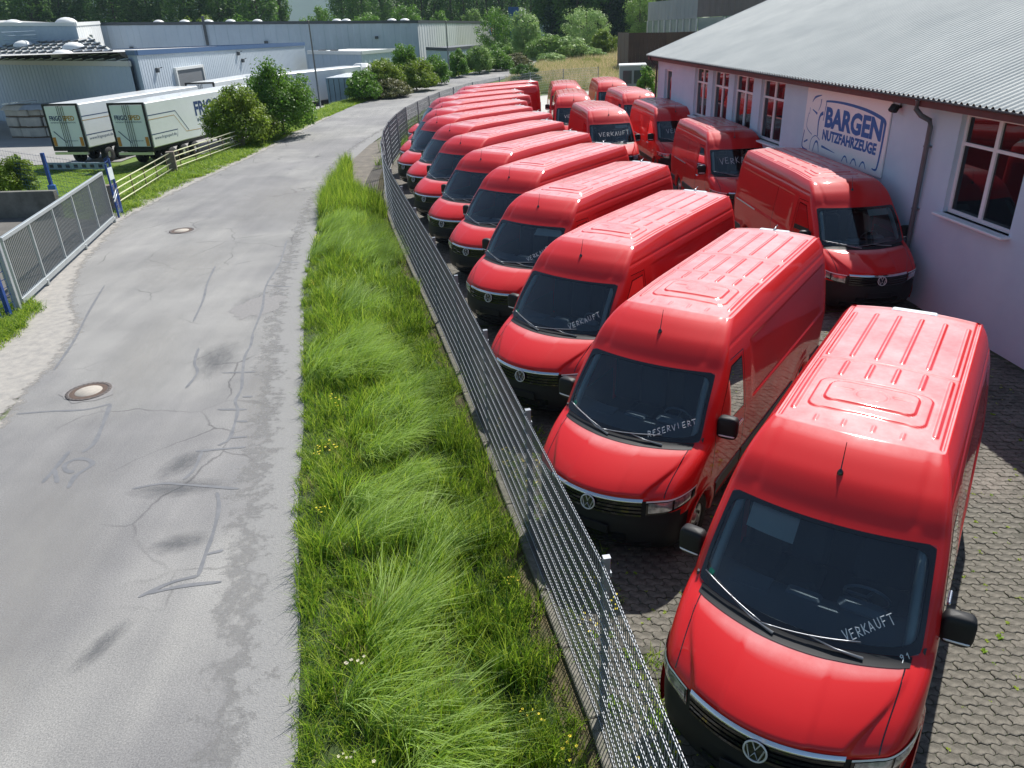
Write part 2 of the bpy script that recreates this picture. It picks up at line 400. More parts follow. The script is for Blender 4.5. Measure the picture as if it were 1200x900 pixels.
GL = {   # marker letters as strokes in a unit box
 'V': [[(0,1),(.45,0),(.9,1.05)]], 'E': [[(.75,1),(.1,.95),(.05,0),(.8,.02)],[(.05,.5),(.62,.55)]], 'R': [[(.05,0),(.1,1),(.7,.85),(.6,.5),(.1,.48),(.8,0)]],
 'K': [[(.08,1),(.05,0)],[(.8,1),(.1,.48),(.8,0)]], 'A': [[(0,0),(.4,1),(.82,0)],[(.15,.38),(.7,.42)]], 'U': [[(.05,1),(.05,.25),(.3,0),(.6,.05),(.75,.3),(.78,1)]],
 'F': [[(.05,0),(.1,1),(.85,1)],[(.08,.52),(.65,.55)]], 'T': [[(0,1),(.95,1.02)],[(.5,1),(.45,0)]], 'S': [[(.8,.95),(.35,1.02),(.1,.8),(.4,.52),(.72,.3),(.5,.02),(.05,.08)]],
 'I': [[(.3,1),(.3,0)]], '9': [[(.7,.75),(.4,1),(.1,.8),(.25,.5),(.65,.6),(.7,.8),(.65,.3),(.3,-.05)]], '1': [[(.1,.7),(.4,1),(.4,0)]] }
def handwriting(text, p0, p1, h, w, seed):
    rr = random.Random(seed); mb = MB(); (ya, za), (yb, zb) = p0, p1; n = len(text)
    ux, uz = (yb-ya), (zb-za); Ln = math.hypot(ux, uz*1.45); ax, az = ux/Ln, uz*1.45/Ln
    step = Ln/n
    for k, ch in enumerate(text):
        for st in GL[ch]:
            P = []
            jx, jy = rr.uniform(-.06, .06), rr.uniform(-.10, .10)
            for (a, b) in st:
                s_ = (k+.05+jx+a*.78+b*.10)*step; t_ = (b+jy)*h
                y = ya+ax*s_-az*t_; z = za+(az*s_+ax*t_)/1.45
                P.append((float(front_x(np.float64(y), z))+.010, y, z+.007))
            for q0, q1 in zip(P[:-1], P[1:]):
                d = Vector(q1)-Vector(q0); nn = Vector((.69, 0, .72)); sd_ = d.cross(nn); sd_.normalize(); sd_ *= w/2; e = d.normalized()*w*.3
                a0, b0 = Vector(q0)-e, Vector(q1)+e
                mb.add([tuple(a0-sd_), tuple(a0+sd_), tuple(b0+sd_), tuple(b0-sd_)], [(0, 1, 2, 3)])
    return mb.mesh('lettering', M['marker'])
PAINTFIX = []
def build_van(L):
    wx = [-1.0, -4.58 if L < 6 else -5.42]
    t = thing('delivery_van', 'red van', 'van')
    body = link('body', van_body(L, wx), t)
    link('roof_panel', van_roof(L), t)
    # windshield
    V = []; F = []; ny, nz = 28, 16
    for j in range(nz+1):
        z = 1.378+(2.040-1.378)*j/nz; yc = float(HW(z)-RC(z))+.004
        for i in range(ny+1):
            y = -yc+2*yc*i/ny; V.append((float(front_x(np.float64(abs(y)), z))+.003, y, z+.003))
    F = [(j*(ny+1)+i, j*(ny+1)+i+1, (j+1)*(ny+1)+i+1, (j+1)*(ny+1)+i) for j in range(nz) for i in range(ny)]
    ws = link('windshield', raw('windshield', V, F, M['glass'], smooth=True), t)
    V = []; F = []; n1 = 30
    def frit(z, y): return (float(front_x(np.float64(abs(y)), z))+.006, y, z+.006)
    def ring(z0, z1, m, pw):
        P = []; N = 96
        for i in range(N):
            a = 2*math.pi*(i+.5)/N+math.pi; cu_, sv = math.cos(a), math.sin(a); q = (abs(cu_)**pw+abs(sv)**pw)**(1/pw); u_, v_ = cu_/q, sv/q
            z = (z0+z1)/2+v_*(z1-z0)/2; P.append(frit(z, float((HW(z)-RC(z)-m)*u_)))
        return P
    o_ = ring(1.372, 2.043, -.010, 40); i_ = ring(1.415, 2.016, .026, 9); n = len(o_)
    F = [(k, (k+1) % n, n+(k+1) % n, n+k) for k in range(n)]
    link('windshield_frame', raw('windshield_frame', o_+i_, F, M['gloss_black'], smooth=True), t)
    # cowl panel under the glass
    V, F = patch(-.86, .86, 1.335, 1.372, 24, 3, .006, '', None)
    link('cowl', raw('cowl', V, F, M['blackplastic'], smooth=True), t)
    for P in ([(-1.02, .30, 1.385), (0, 0, 0)],): pass
    for (pts) in ([(-.86, .27), (-1.07, .86)], [(-.86, -.49), (-.86, .26)]):
        (x0, y0), (x1, y1) = pts; mb = MB(); N = 8; P = []
        # the photo's wipers rest low on the glass
        ya, yb = -y0, -y1; za, zb = (1.372, 1.46) if abs(y1) > .5 else (1.43, 1.368)
        for i in range(N+1):
            y = ya+(yb-ya)*i/N; z = za+(zb-za)*i/N; P.append((float(front_x(np.float64(y), z))+.028, y, z+.018))
        mb.tube(P, .007, 5); pv = (float(front_x(np.float64(yb*.2+ya*.8), 1.36))+.03, ya+(.62 if yb > ya else -.0)*0+ya*0, 1.36)
        mid = P[N//2]; base_y = mid[1]+.42
        mb.tube([mid, ((mid[0]+float(front_x(np.float64(base_y), 1.352)))/2+.03, (mid[1]+base_y)/2, 1.385), (float(front_x(np.float64(base_y), 1.352))+.02, base_y, 1.36)], [.008, .010, .016], 5)
        mb.build('wiper', M['wiper'], t)
    # bonnet edge, grille, chrome, badge
    V = []; F = []
    for zz_, of in ((.938, .006), (.946, .024), (.962, .016), (.984, -.006)):
        for k in range(25): yy_ = -.605+1.21*k/24; V.append((float(front_x(np.float64(yy_), .96))+of+.006, yy_, zz_))
    F = [(j*25+k, j*25+k+1, (j+1)*25+k+1, (j+1)*25+k) for j in range(3) for k in range(24)]
    link('chrome_strip', raw('chrome_strip', V, F, M['chrome'], smooth=True), t)
    g = MB()
    for zc, hh in ((.905, .030), (.855, .030), (.805, .026), (.758, .024)):
        V, F = patch(-.60, .60, zc-hh/2, zc+hh/2, 20, 2, .018, '', None)
        Vb = [(v[0]-.03, v[1], v[2]-.012) for v in V[:21]]; Vt = [(v[0]-.03, v[1], v[2]) for v in V[-21:]]
        g.add(V, F, 0, True); nb = 21
        g.add(V[:21]+Vb, [(i+1, i, 21+i, 22+i) for i in range(20)], 0); g.add(V[-21:]+Vt, [(i, i+1, 22+i, 21+i) for i in range(20)], 0)
    gr = g.build('grille', M['gloss_black'], t)
    lb = MB(); V, F = patch(-.45, .45, .40, .50, 12, 2, .012, '', None); lb.add(V, F, 0, True); V, F = patch(-.70, .70, .30, .37, 12, 2, .006, '', None); lb.add(V, F, 0, True)
    lb.build('bumper_intake', M['gloss_black'], t)
    pl = MB(); pl.box((.014, 0, .56), (.02, .52, .115), bev=.006); pl.build('number_plate_holder', M['blackplastic'], t)
    # round badge: V over W in a ring
    bd = MB(); cx, cz, r = .024, .872, .088; tilt = Matrix.Rotation(rad(-12), 3, 'Y')
    def bp(a, b, o=0.0):
        v = tilt @ Vector((o, a, b)); return (cx+v.x, v.y, cz+v.z)
    Vd = [bp(0, 0, .004)]+[bp(r*math.cos(a), r*math.sin(a), .004) for a in np.linspace(0, 2*math.pi, 24, endpoint=False)]
    bd.add(Vd, [(0, 1+i, 1+(i+1) % 24) for i in range(24)], 1)
    bd.tube([bp(r*math.cos(a), r*math.sin(a), .008) for a in np.linspace(0, 2*math.pi, 28, endpoint=False)], .0085, 6, 0, closed=True)
    def stroke(pts, w=.0075):
        bd.tube([bp(a*r, b*r, .012) for a, b in pts], w, 5, 0)
    stroke([(-.36, .90), (0, .16), (.36, .90)], .007); stroke([(-.76, .40), (-.40, -.80), (0, -.10), (.40, -.80), (.76, .40)], .007)
    bd.build('badge', [M['badge'], M['gloss_black']], t)
    # headlights wrap round the corners
    for sgn in (1, -1):
        gp_ = MB(); V = []
        for i in range(15):
            z = .99+(1.35-.99)*i/14; s_c = .985-.05*(i/14)
            for ds in (-.006, .006): V.append(outline_pt(z, s_c+ds, sgn, .003))
        gp_.add(V, [(2*i, 2*i+1, 2*i+3, 2*i+2) for i in range(14)]); link('bonnet_gap', gp_.mesh('bonnet_gap', M['gloss_black']), t)
        V = []; F = []; ns, nz_ = 16, 6
        for j in range(nz_+1):
            for i in range(ns+1):
                s = .79+(1.86-.79)*i/ns; f = i/ns
                zlo = .775+.10*f; zhi = .960+.055*f-.05*max(0, f-.8)*5*.3; z = zlo+(zhi-zlo)*j/nz_
                V.append(outline_pt(z, s, sgn, .010))
        F = [(j*(ns+1)+i, j*(ns+1)+i+1, (j+1)*(ns+1)+i+1, (j+1)*(ns+1)+i) for j in range(nz_) for i in range(ns)]
        if sgn < 0: F = [f[::-1] for f in F]
        hl = link('headlight', raw('headlight', V, F, M['gloss_black'], smooth=True), t)
        d = MB()
        for (s0, s1, f0, f1, mi) in ((.82, 1.25, .12, .85, 0), (1.30, 1.72, .15, .85, 0)):
            VV = []
            for j in range(5):
                for i in range(7):
                    s = s0+(s1-s0)*i/6; f = (s-.79)/1.07; zlo = .775+.10*f; zhi = .960+.055*f
                    bul = .012*math.sin(math.pi*i/6)*math.sin(math.pi*j/4)
                    VV.append(outline_pt(zlo+(zhi-zlo)*(f0+(f1-f0)*j/4), s, sgn, .014+bul))
            FF = [(j*7+i, j*7+i+1, (j+1)*7+i+1, (j+1)*7+i) for j in range(4) for i in range(6)]
            d.add(VV, FF if sgn > 0 else [f[::-1] for f in FF], 0, True)
        link('reflector', d.mesh('reflector', M['lamp']), hl)
        e = MB(); VV = []
        for j in range(2):
            for i in range(17):
                s = .79+1.05*i/16; f = (s-.79)/1.07; zhi = .960+.055*f; VV.append(outline_pt(zhi-.012+.018*j, s, sgn, .018))
        FF = [(i, i+1, 18+i, 17+i) for i in range(16)]; e.add(VV, FF if sgn > 0 else [f[::-1] for f in FF], 0, True)
        link('light_strip', e.mesh('light_strip', M['lampwhite']), hl)
    # sides: glass, trims, door lines, handle, arches
    for sgn in (1, -1):
        def sp(x, z, o):
            y = float(HW(z))+o; 
            return (x, sgn*y, z)
        def sheet(poly_lo, poly_hi, n, o, mat_, name, parent=t):
            V = []
            for j in range(6):
                for i in range(n+1):
                    f = i/n; xa = poly_lo[0][0]+(poly_lo[1][0]-poly_lo[0][0])*f; za = poly_lo[0][1]+(poly_lo[1][1]-poly_lo[0][1])*f
                    xb = poly_hi[0][0]+(poly_hi[1][0]-poly_hi[0][0])*f; zb = poly_hi[0][1]+(poly_hi[1][1]-poly_hi[0][1])*f
                    V.append(sp(xa+(xb-xa)*j/5, za+(zb-za)*j/5, o))
            F = [(j*(n+1)+i, j*(n+1)+i+1, (j+1)*(n+1)+i+1, (j+1)*(n+1)+i) for j in range(5) for i in range(n)]
            if sgn > 0: F = [f[::-1] for f in F]
            return link(name, raw(name, V, F, mat_, smooth=True), parent)
        dw = sheet([(-1.38, 1.40), (-2.34, 1.36)], [(-1.98, 2.02), (-2.34, 2.02)], 10, .003, M['darkglass'], 'door_window')
        bk = sheet([(-1.36, 1.385), (-2.36, 1.34)], [(-1.965, 2.04), (-2.36, 2.04)], 10, .0015, M['gloss_black'], 'window_seal')
        # door lines
        dl = MB()
        def line(x0, z0, x1, z1, w=.012, n=14):
            P = []; d = Vector((x1-x0, z1-z0)); d.normalize(); nx, nz_ = -d.y*w/2, d.x*w/2
            V = []
            for i in range(n+1):
                f = i/n; x = x0+(x1-x0)*f; z = z0+(z1-z0)*f; fl = sum(.022*float(sstep(.62, .47, math.hypot(x-w_, z-.36))) for w_ in wx)
                V.append(sp(x+nx, z+nz_, .002+fl)); V.append(sp(x-nx, z-nz_, .002+fl))
            F = [(2*i, 2*i+2, 2*i+3, 2*i+1) for i in range(n)]
            dl.add(V, F if sgn < 0 else [f[::-1] for f in F])
        line(-2.42, .45, -2.42, 2.10); line(-2.42, 2.10, -1.95, 2.12); line(-1.33, 1.38, -1.30, .85)
        if sgn < 0: line(-3.72, .42, -3.72, 2.14); line(-2.47, .42, -2.47, 2.16)
        link('door_gap', dl.mesh('door_gap', M['gloss_black']), t)
        # black protective trim
        for (xa, xb) in ((-1.46, -2.40), (-2.45, wx[1]+.52), (wx[1]-.52, -L+.12)):
            tr = MB(); V = []; n = 10
            for x in np.linspace(xa, xb, n+1):
                for z, o in ((.44, .0), (.45, .016), (.63, .016), (.64, .0)):
                    V.append((x, sgn*(float(HW(z))+o+(.022*sum(float(sstep(.62, .47, math.hypot(x-w_, z-.36))) for w_ in wx))), z))
            F = [(4*i+k, 4*i+k+1, 4*i+k+5, 4*i+k+4) for i in range(n) for k in range(3)]
            tr.add(V, F if sgn < 0 else [f[::-1] for f in F])
            link('side_trim', tr.mesh('side_trim', M['greytrim']), t)
        hd = MB(); hd.box((-2.22, sgn*(1.035), 1.16), (.20, .028, .035), bev=.01); hd.build('door_handle', M['chrome'], t)
        if True:
            rl = MB(); rl.box((-(L-1.0) if L > 6 else -4.5, sgn*(float(HW(1.28))+.000), 1.285), (1.5, .010, .035), bev=.004)
            if sgn < 0: rl.build('slide_rail', M['silver'], t)
        # wheel arch lips
        for w_ in wx:
            al = MB()
            V = []; n = 22
            for i in range(n+1):
                a = rad(-12)+(math.pi+rad(24))*i/n
                for rr_, o in ((.385, -.10), (.395, .020), (.445, .030), (.47, .020)):
                    x = w_+rr_*math.cos(a); z = .36+rr_*math.sin(a); V.append((x, sgn*(float(HW(max(z, .3)))+o+.004), z))
            F = [(4*i+k, 4*i+k+1, 4*i+k+5, 4*i+k+4) for i in range(n) for k in range(3)]
            al.add(V, F if sgn > 0 else [f[::-1] for f in F], 0, True)
            # dark liner
            V = []
            for i in range(n+1):
                a = rad(-12)+(math.pi+rad(24))*i/n
                for o in (.0, -.35): V.append((w_+.40*math.cos(a), sgn*(.98+o), .36+.40*math.sin(a)))
            al.add(V, [(2*i, 2*i+1, 2*i+3, 2*i+2) for i in range(n)], 1)
            link('wheel_arch', al.mesh('wheel_arch', [M['red'], M['blackplastic']]), t)
        for w_ in wx:
            ty = MB(); c = (w_, sgn*.865, .345)
            ty.lathe([(.20, -.10), (.29, -.115), (.335, -.10), (.345, -.06), (.345, .06), (.335, .10), (.29, .115), (.20, .10)], c, 'y', 28)
            tyo = ty.build('wheel', M['rubber'], t)
            rm = MB(); s_ = sgn
            rm.lathe([(.205, .07*s_), (.20, .095*s_), (.185, .08*s_), (.12, .055*s_), (.07, .075*s_), (.065, .10*s_), (.0, .10*s_)], c, 'y', 24)
            for k in range(6):
                a = k*math.pi/3; rm.box((c[0]+.15*math.cos(a), c[1]+s_*.078, c[2]+.15*math.sin(a)), (.035, .01, .035), mi=1)
            link('rim', rm.mesh('rim', [M['silver'], M['gloss_black']]), tyo)
        # mirror
        mr = MB(); cxm, cym = -1.44, sgn*1.115
        mr.pillow((cxm, cym, 1.475), (.15, .25, .29), rz=sgn*rad(6))
        mo = mr.build('mirror', M['blackplastic'], t)
        a_ = MB(); a_.box((-1.42, sgn*.99, 1.39), (.10, .14, .05), bev=.015); link('mirror_arm', a_.mesh('mirror_arm', M['blackplastic']), mo)
        i_m = MB(); i_m.pillow((cxm+.058, cym+sgn*.01, 1.385), (.035, .20, .022), rz=sgn*rad(6), n=12); link('indicator', i_m.mesh('indicator', M['lampwhite']), mo)
    # antenna, top brake light
    an = MB(); an.lathe([(.028, -.012), (.026, .012), (.012, .035), (.0, .04)], (-1.86, 0, 2.358), 'z', 10); an.tube([(-1.86, 0, 2.39), (-1.93, 0, 2.63)], [.006, .003], 5); an.build('antenna', M['gloss_black'], t)
    bl = MB(); bl.box((-L+.075, 0, 2.548), (.13, .52, .05), bev=.015); blo = bl.build('top_brake_light', M['brakelens'], t)
    if L > 6:
        cw = MB(); cw.box((-L+.06, .0, 2.575), (.10, .035, .03), bev=.008); cw.tube([(-L+.10, 0, 2.59), (-L-.02, .02, 2.64)], .008, 5); cw.build('rear_camera', M['silver'], t)
    for sgn in (1, -1):
        rl = MB(); rl.box((-L-.004, sgn*.90, 1.05), (.02, .13, .55), bev=.008); rl.build('tail_light', M['tail'], t)
    # cabin
    cb = MB()
    cb.box((-2.42, 0, 1.5), (.03, 1.74, 1.15)); cb.box((-1.75, .93, 1.15), (1.3, .02, .55)); cb.box((-1.75, -.93, 1.15), (1.3, .02, .55)); cb.box((-1.7, 0, .92), (1.5, 1.8, .03))
    cb.box((-2.15, 0, 2.06), (.5, 1.5, .03))
    cb.build('cabin_lining', M['cabin'], t)
    V = []; prof = [(-.93, 1.345), (-1.10, 1.362), (-1.30, 1.36), (-1.42, 1.33), (-1.50, 1.20), (-1.42, .95)]
    db = MB(); ysn = np.linspace(-.93, .93, 13)
    for (x, z) in prof:
        for y in ysn: V.append((x-.22*y*y*(1 if z > 1.3 else .5), y, z))
    F = [(j*13+i, j*13+i+1, (j+1)*13+i+1, (j+1)*13+i) for j in range(5) for i in range(12)]
    db.add(V, F, 0, True); db.box((-1.38, .42, 1.40), (.16, .40, .10), bev=.04); db.box((-1.34, -.05, 1.375), (.12, .30, .05), bev=.02); db.box((-1.30, -.5, 1.372), (.2, .34, .012))
    db.build('dashboard', M['dash'], t)
    sw = MB(); c = Vector((-1.62, .42, 1.34)); ti = Matrix.Rotation(rad(-62), 3, 'Y')
    sw.tube([tuple(c+ti@Vector((.19*math.cos(a), .19*math.sin(a), 0))) for a in np.linspace(0, 2*math.pi, 20, endpoint=False)], .014, 5, closed=True)
    for a in (0.3, 2.8, 4.7): sw.tube([tuple(c), tuple(c+ti@Vector((.18*math.cos(a), .18*math.sin(a), 0)))], .014, 5)
    sw.build('steering_wheel', M['dash'], t)
    for y in (.46, -.20, -.58):
        st = MB(); st.box((-1.98, y, 1.05), (.46, .40 if y < 0.3 else .5, .16), bev=.05); st.box((-2.22, y, 1.42), (.14, .38 if y < .3 else .48, .66), bev=.05, M4=Matrix.Rotation(rad(-8), 4, 'Y')); st.box((-2.28, y, 1.83), (.10, .26, .16), bev=.04)
        st.build('seat', M['seat'], t)
    for sgn in (1, -1):
        pl_ = MB(); P = []
        for i in range(8):
            z = 1.40+(2.02-1.40)*i/7; yc = float(HW(z)-RC(z)); P.append((float(front_x(np.float64(yc), z))-.02, sgn*(yc-.085), z-.02))
        pl_.tube(P, .040, 6); pl_.build('pillar_lining', M['pillarlining'], t)
    return t
# ------------------------------------------------------------------ terrain and ground sheets
ROADL = [(-9.4,-6),(-9.2,6),(-9.0,11.8),(-10.5,15.4),(-11.2,17.3),(-12.3,19.5),(-13.9,27.2),(-14.0,32.4),(-13.6,38),(-13.3,42.4),(-12.9,57.7),(-12.1,68.5),(-10.4,79),(-8.0,89.2),(-5.6,98.5),(-2.8,108.7),(.7,118.6),(6,130),(14,142),(26,154),(60,178)]
ROADR = [(-1.7,-6),(-2.0,3),(-2.13,4.7),(-2.44,6.15),(-3.08,8.7),(-3.57,11.2),(-4.45,15),(-5.25,18.5),(-5.78,21.7),(-6.84,28.7),(-7.15,32.8),(-7.7,37.1),(-7.6,45.5),(-6.6,56),(-5.0,68),(-2.25,83.7),(-.5,88.8),(2.2,97.4),(6,107),(12,119),(20,131),(32,143),(64,166)]
FENCE = [(1.35,.6),(1.02,3.0),(.73,5.05),(.17,7.75),(-.36,10.3),(-.92,13.0),(-1.52,15.7),(-2.20,18.6),(-2.85,21.4),(-3.52,24.3),(-4.12,27.2),(-4.62,30.2),(-5.02,33.9),(-5.22,37.0),(-5.25,40.3),(-5.15,43.5),(-4.80,46.6),(-4.40,49.8),(-3.95,52.6),(-3.2,56),(-2.0,60),(0,64.5),(2.6,68.5),(5.6,71.3),(8.8,72.4)]
def interp_poly(P, y):
    ys = [p[1] for p in P]; xs = [p[0] for p in P]; return np.interp(y, ys, xs)
def ground_z(x, y):
    x = np.asarray(x, float); y = np.asarray(y, float)
    d = interp_poly(ROADL, y)-x
    w = sstep(2.2, 7.0, d)*sstep(30, 50, y)
    far = sstep(150, 210, y)
    return -1.72*np.maximum(w, far)
def smooth_line(P, n=6):
    P = [Vector(p) for p in P]; out = []
    for i in range(len(P)-1):
        p0, p1, p2, p3 = P[max(i-1, 0)], P[i], P[i+1], P[min(i+2, len(P)-1)]
        for k in range(n):
            t = k/n; out.append(tuple(.5*((2*p1)+(p2-p0)*t+(2*p0-5*p1+4*p2-p3)*t*t+(3*p1-p0-3*p2+p3)*t**3)))
    out.append(tuple(P[-1])); return out
def ribbon(L_, R_, z, nacross=1, zadd=None):
    V = []; F = []; n = nacross+1
    for i, (a, b) in enumerate(zip(L_, R_)):
        for k in range(n): f = k/nacross; V.append((a[0]+(b[0]-a[0])*f, a[1]+(b[1]-a[1])*f, z))
    for i in range(len(L_)-1):
        for k in range(nacross): F.append((i*n+k, i*n+k+1, (i+1)*n+k+1, (i+1)*n+k))
    return V, F
def inside(P, x, y):
    x = np.asarray(x); y = np.asarray(y); c = np.zeros(x.shape, bool); n = len(P)
    for i in range(n):
        x1, y1 = P[i]; x2, y2 = P[(i+1) % n]
        cond = ((y1 > y) != (y2 > y)); xi = (x2-x1)*(y-y1)/((y2-y1) if y2 != y1 else 1e-9)+x1
        c ^= cond & (x < xi)
    return c
# soil and lawn under everything, out to the horizon
xs = np.concatenate([[-6000,-3000,-1500,-700,-350,-200,-140], np.arange(-110, -4, 2.0), np.arange(-4, 60, 4.0), [80,120,200,350,700,1500,3000,6000]])
ys = np.concatenate([[-300,-60,-20], np.arange(-6, 110, 2.0), np.arange(110, 230, 6.0), [260,350,500,800,1500,3000,7000]])
X, Y = np.meshgrid(xs, ys, indexing='ij'); Z = ground_z(X, Y)-.05
I = np.arange(X.size).reshape(X.shape)
def soilmat():
    m = mat('grass_ground', (.13, .21, .03), .95, var2=(.09, .14, .025), scale=.5, bump=.03, bscale=3, coords='Object')
    return m
g = link('ground', quads('ground', np.stack([X, Y, Z], -1).reshape(-1, 3), np.stack([I[:-1, :-1], I[1:, :-1], I[1:, 1:], I[:-1, 1:]], -1).reshape(-1, 4), soilmat(), smooth=True)); tag(g, kind='structure')

def asphalt():
    m = bpy.data.materials.new('asphalt'); m.use_nodes = True; n = m.node_tree.nodes; l = m.node_tree.links; b = n['Principled BSDF']; b.inputs['Roughness'].default_value = .85; b.inputs['Specular IOR Level'].default_value = .35
    tc = n.new('ShaderNodeTexCoord')
    def noise(s, d=6, r=.6, w=None):
        t = n.new('ShaderNodeTexNoise'); t.inputs['Scale'].default_value = s; t.inputs['Detail'].default_value = d; t.inputs['Roughness'].default_value = r; l.new(w or tc.outputs['Object'], t.inputs['Vector']); return t.outputs['Fac']
    def ramp(src, p0, c0, p1, c1):
        r = n.new('ShaderNodeValToRGB'); r.color_ramp.elements[0].position = p0; r.color_ramp.elements[0].color = c0; r.color_ramp.elements[1].position = p1; r.color_ramp.elements[1].color = c1; l.new(src, r.inputs[0]); return r.outputs[0]
    def mix(f, a, c, typ='MIX'):
        x = n.new('ShaderNodeMixRGB'); x.blend_type = typ
        if isinstance(f, float): x.inputs[0].default_value = f
        else: l.new(f, x.inputs[0])
        l.new(a, x.inputs[1]); l.new(c, x.inputs[2]); return x.outputs[0]
    base = ramp(noise(.35, 8, .62), .30, (.20, .199, .196, 1), .70, (.30, .296, .286, 1))
    mp = n.new('ShaderNodeMapping'); mp.inputs['Scale'].default_value = (1.3, .10, 1); mp.inputs['Rotation'].default_value = (0, 0, .24); l.new(tc.outputs['Object'], mp.inputs[0])
    streak = ramp(noise(1.4, 6, .6, mp.outputs[0]), .35, (.91, .91, .92, 1), .65, (1.06, 1.055, 1.05, 1))
    c = mix(1.0, base, streak, 'MULTIPLY')
    patchy = ramp(noise(.16, 3, .5), .47, (.84, .84, .86, 1), .53, (1.06, 1.06, 1.05, 1)); c = mix(.8, c, patchy, 'MULTIPLY')
    sp = ramp(noise(55, 3, .8), .38, (.55, .55, .56, 1), .62, (1.42, 1.40, 1.36, 1)); c = mix(.6, c, sp, 'MULTIPLY')
    v = n.new('ShaderNodeTexVoronoi'); v.inputs['Scale'].default_value = 95; l.new(tc.outputs['Object'], v.inputs['Vector'])
    vs = ramp(v.outputs['Distance'], .0, (1.5, 1.48, 1.42, 1), .35, (.92, .92, .93, 1)); c = mix(.45, c, vs, 'MULTIPLY')
    # fine cracks
    wv = n.new('ShaderNodeTexNoise'); wv.inputs['Scale'].default_value = 1.2; wv.inputs['Detail'].default_value = 5; l.new(tc.outputs['Object'], wv.inputs['Vector'])
    ad = n.new('ShaderNodeMixRGB'); ad.inputs[0].default_value = .35; l.new(tc.outputs['Object'], ad.inputs[1]); l.new(wv.outputs['Color'], ad.inputs[2])
    vc = n.new('ShaderNodeTexVoronoi'); vc.feature = 'DISTANCE_TO_EDGE'; vc.inputs['Scale'].default_value = .75; l.new(ad.outputs[0], vc.inputs['Vector'])
    msk = ramp(noise(.28, 2), .50, (0, 0, 0, 1), .60, (1, 1, 1, 1))
    ck = ramp(vc.outputs['Distance'], .002, (.52, .52, .53, 1), .012, (1, 1, 1, 1)); c = mix(msk, c, mix(1.0, c, ck, 'MULTIPLY'))
    l.new(c, b.inputs['Base Color'])
    bp = n.new('ShaderNodeBump'); bp.inputs['Distance'].default_value = .004; l.new(noise(70, 3, .7), bp.inputs['Height']); l.new(bp.outputs[0], b.inputs['Normal'])
    return m
MA = asphalt()
La, Ra = smooth_line(ROADL, 5), smooth_line(ROADR, 5)
def resample(P, n):
    P = np.array(P); d = np.concatenate([[0], np.cumsum(np.hypot(*np.diff(P, axis=0).T))]); t = np.linspace(0, d[-1], n); return list(zip(np.interp(t, d, P[:, 0]), np.interp(t, d, P[:, 1])))
# pair both edges by y so that the ribbon does not shear
yy = np.concatenate([np.arange(-6, 120, 1.0), np.arange(120, 166, 2.0)])
Ly = np.interp(yy, [p[1] for p in La], [p[0] for p in La]); Ry = np.interp(yy, [p[1] for p in Ra], [p[0] for p in Ra])
wob = np.array([.05*math.sin(y*2.1)+.04*math.sin(y*5.3+1) for y in yy])
V, F = ribbon([(a-.0+w, y) for a, y, w in zip(Ly, yy, wob)], [(b+w, y) for b, y, w in zip(Ry, yy, wob[::-1])], 0.0, 8)
road = link('road', raw('road', V, F, MA)); tag(road, kind='structure')
# gravelly grey shoulder on the right side of the road, sandy one on the left
MG = mat('gravel_shoulder', (.275, .27, .262), .95, var2=(.215, .213, .21), scale=26, bump=.01, bscale=60, detail=8)
MS = mat('sandy_shoulder', (.38, .355, .32), .95, var2=(.26, .25, .235), scale=5, bump=.006, bscale=40, detail=8)
def softedge(m, flip=False):
    n = m.node_tree.nodes; l = m.node_tree.links; b = n['Principled BSDF']; at_ = n.new('ShaderNodeAttribute'); at_.attribute_name = 'across'
    tc = n.new('ShaderNodeTexCoord'); t = n.new('ShaderNodeTexNoise'); t.inputs['Scale'].default_value = 3.0; t.inputs['Detail'].default_value = 11; t.inputs['Roughness'].default_value = .72; l.new(tc.outputs['Object'], t.inputs['Vector'])
    a = n.new('ShaderNodeMath'); a.operation = 'MULTIPLY_ADD'; l.new(t.outputs['Fac'], a.inputs[0]); a.inputs[1].default_value = 1.5; l.new(at_.outputs['Fac'], a.inputs[2])
    mr = n.new('ShaderNodeMapRange'); mr.inputs[1].default_value = .95; mr.inputs[2].default_value = 1.25; l.new(a.outputs[0], mr.inputs[0]); l.new(mr.outputs[0], b.inputs['Alpha'])
def across(me, nac, flip=False):
    a = me.attributes.new('across', 'FLOAT', 'POINT'); n = len(me.vertices); v = np.tile(np.linspace(0, 1, nac+1), n//(nac+1)); a.data.foreach_set('value', (1-v if flip else v).astype(np.float32)); return me
softedge(MG); softedge(MS)
yr = np.arange(-6, 60, .3)
rx = np.interp(yr, [p[1] for p in Ra], [p[0] for p in Ra]); w1 = np.interp(yr, [-6, 8, 20, 30, 40, 60], [.75, .8, .7, .55, .5, .4])
jit = np.array([.07*math.sin(y*1.7)+.05*math.sin(y*4.1)+.05*math.sin(y*9)+R.uniform(-.05, .05) for y in yr])
V, F = ribbon([(x-w-.35, y) for x, w, j, y in zip(rx, w1, jit, yr)], [(x+.30, y) for x, y in zip(rx, yr)], .0022, 6)
tag(link('gravel_shoulder', across(raw('gravel_shoulder', V, F, MG), 6)), kind='structure')
yl = np.arange(4, 60, .4); SR = [(-9.0,4),(-8.98,9),(-8.92,11.7),(-9.2,13.1),(-9.4,14.5),(-9.9,16.4),(-11.2,18.6),(-12.5,21.8),(-13.75,27),(-13.85,28),(-13.8,32.4),(-13.4,38),(-13.1,42.4),(-12.7,57.7),(-12.5,60)]
sx_ = np.interp(yl, [p[1] for p in SR], [p[0] for p in SR]); lx = np.interp(yl, [p[1] for p in La], [p[0] for p in La])-.9
jl = np.array([.06*math.sin(y*1.3)+.05*math.sin(y*3.7)+.04*math.sin(y*8.1)+.03*math.sin(y*17) for y in yl])
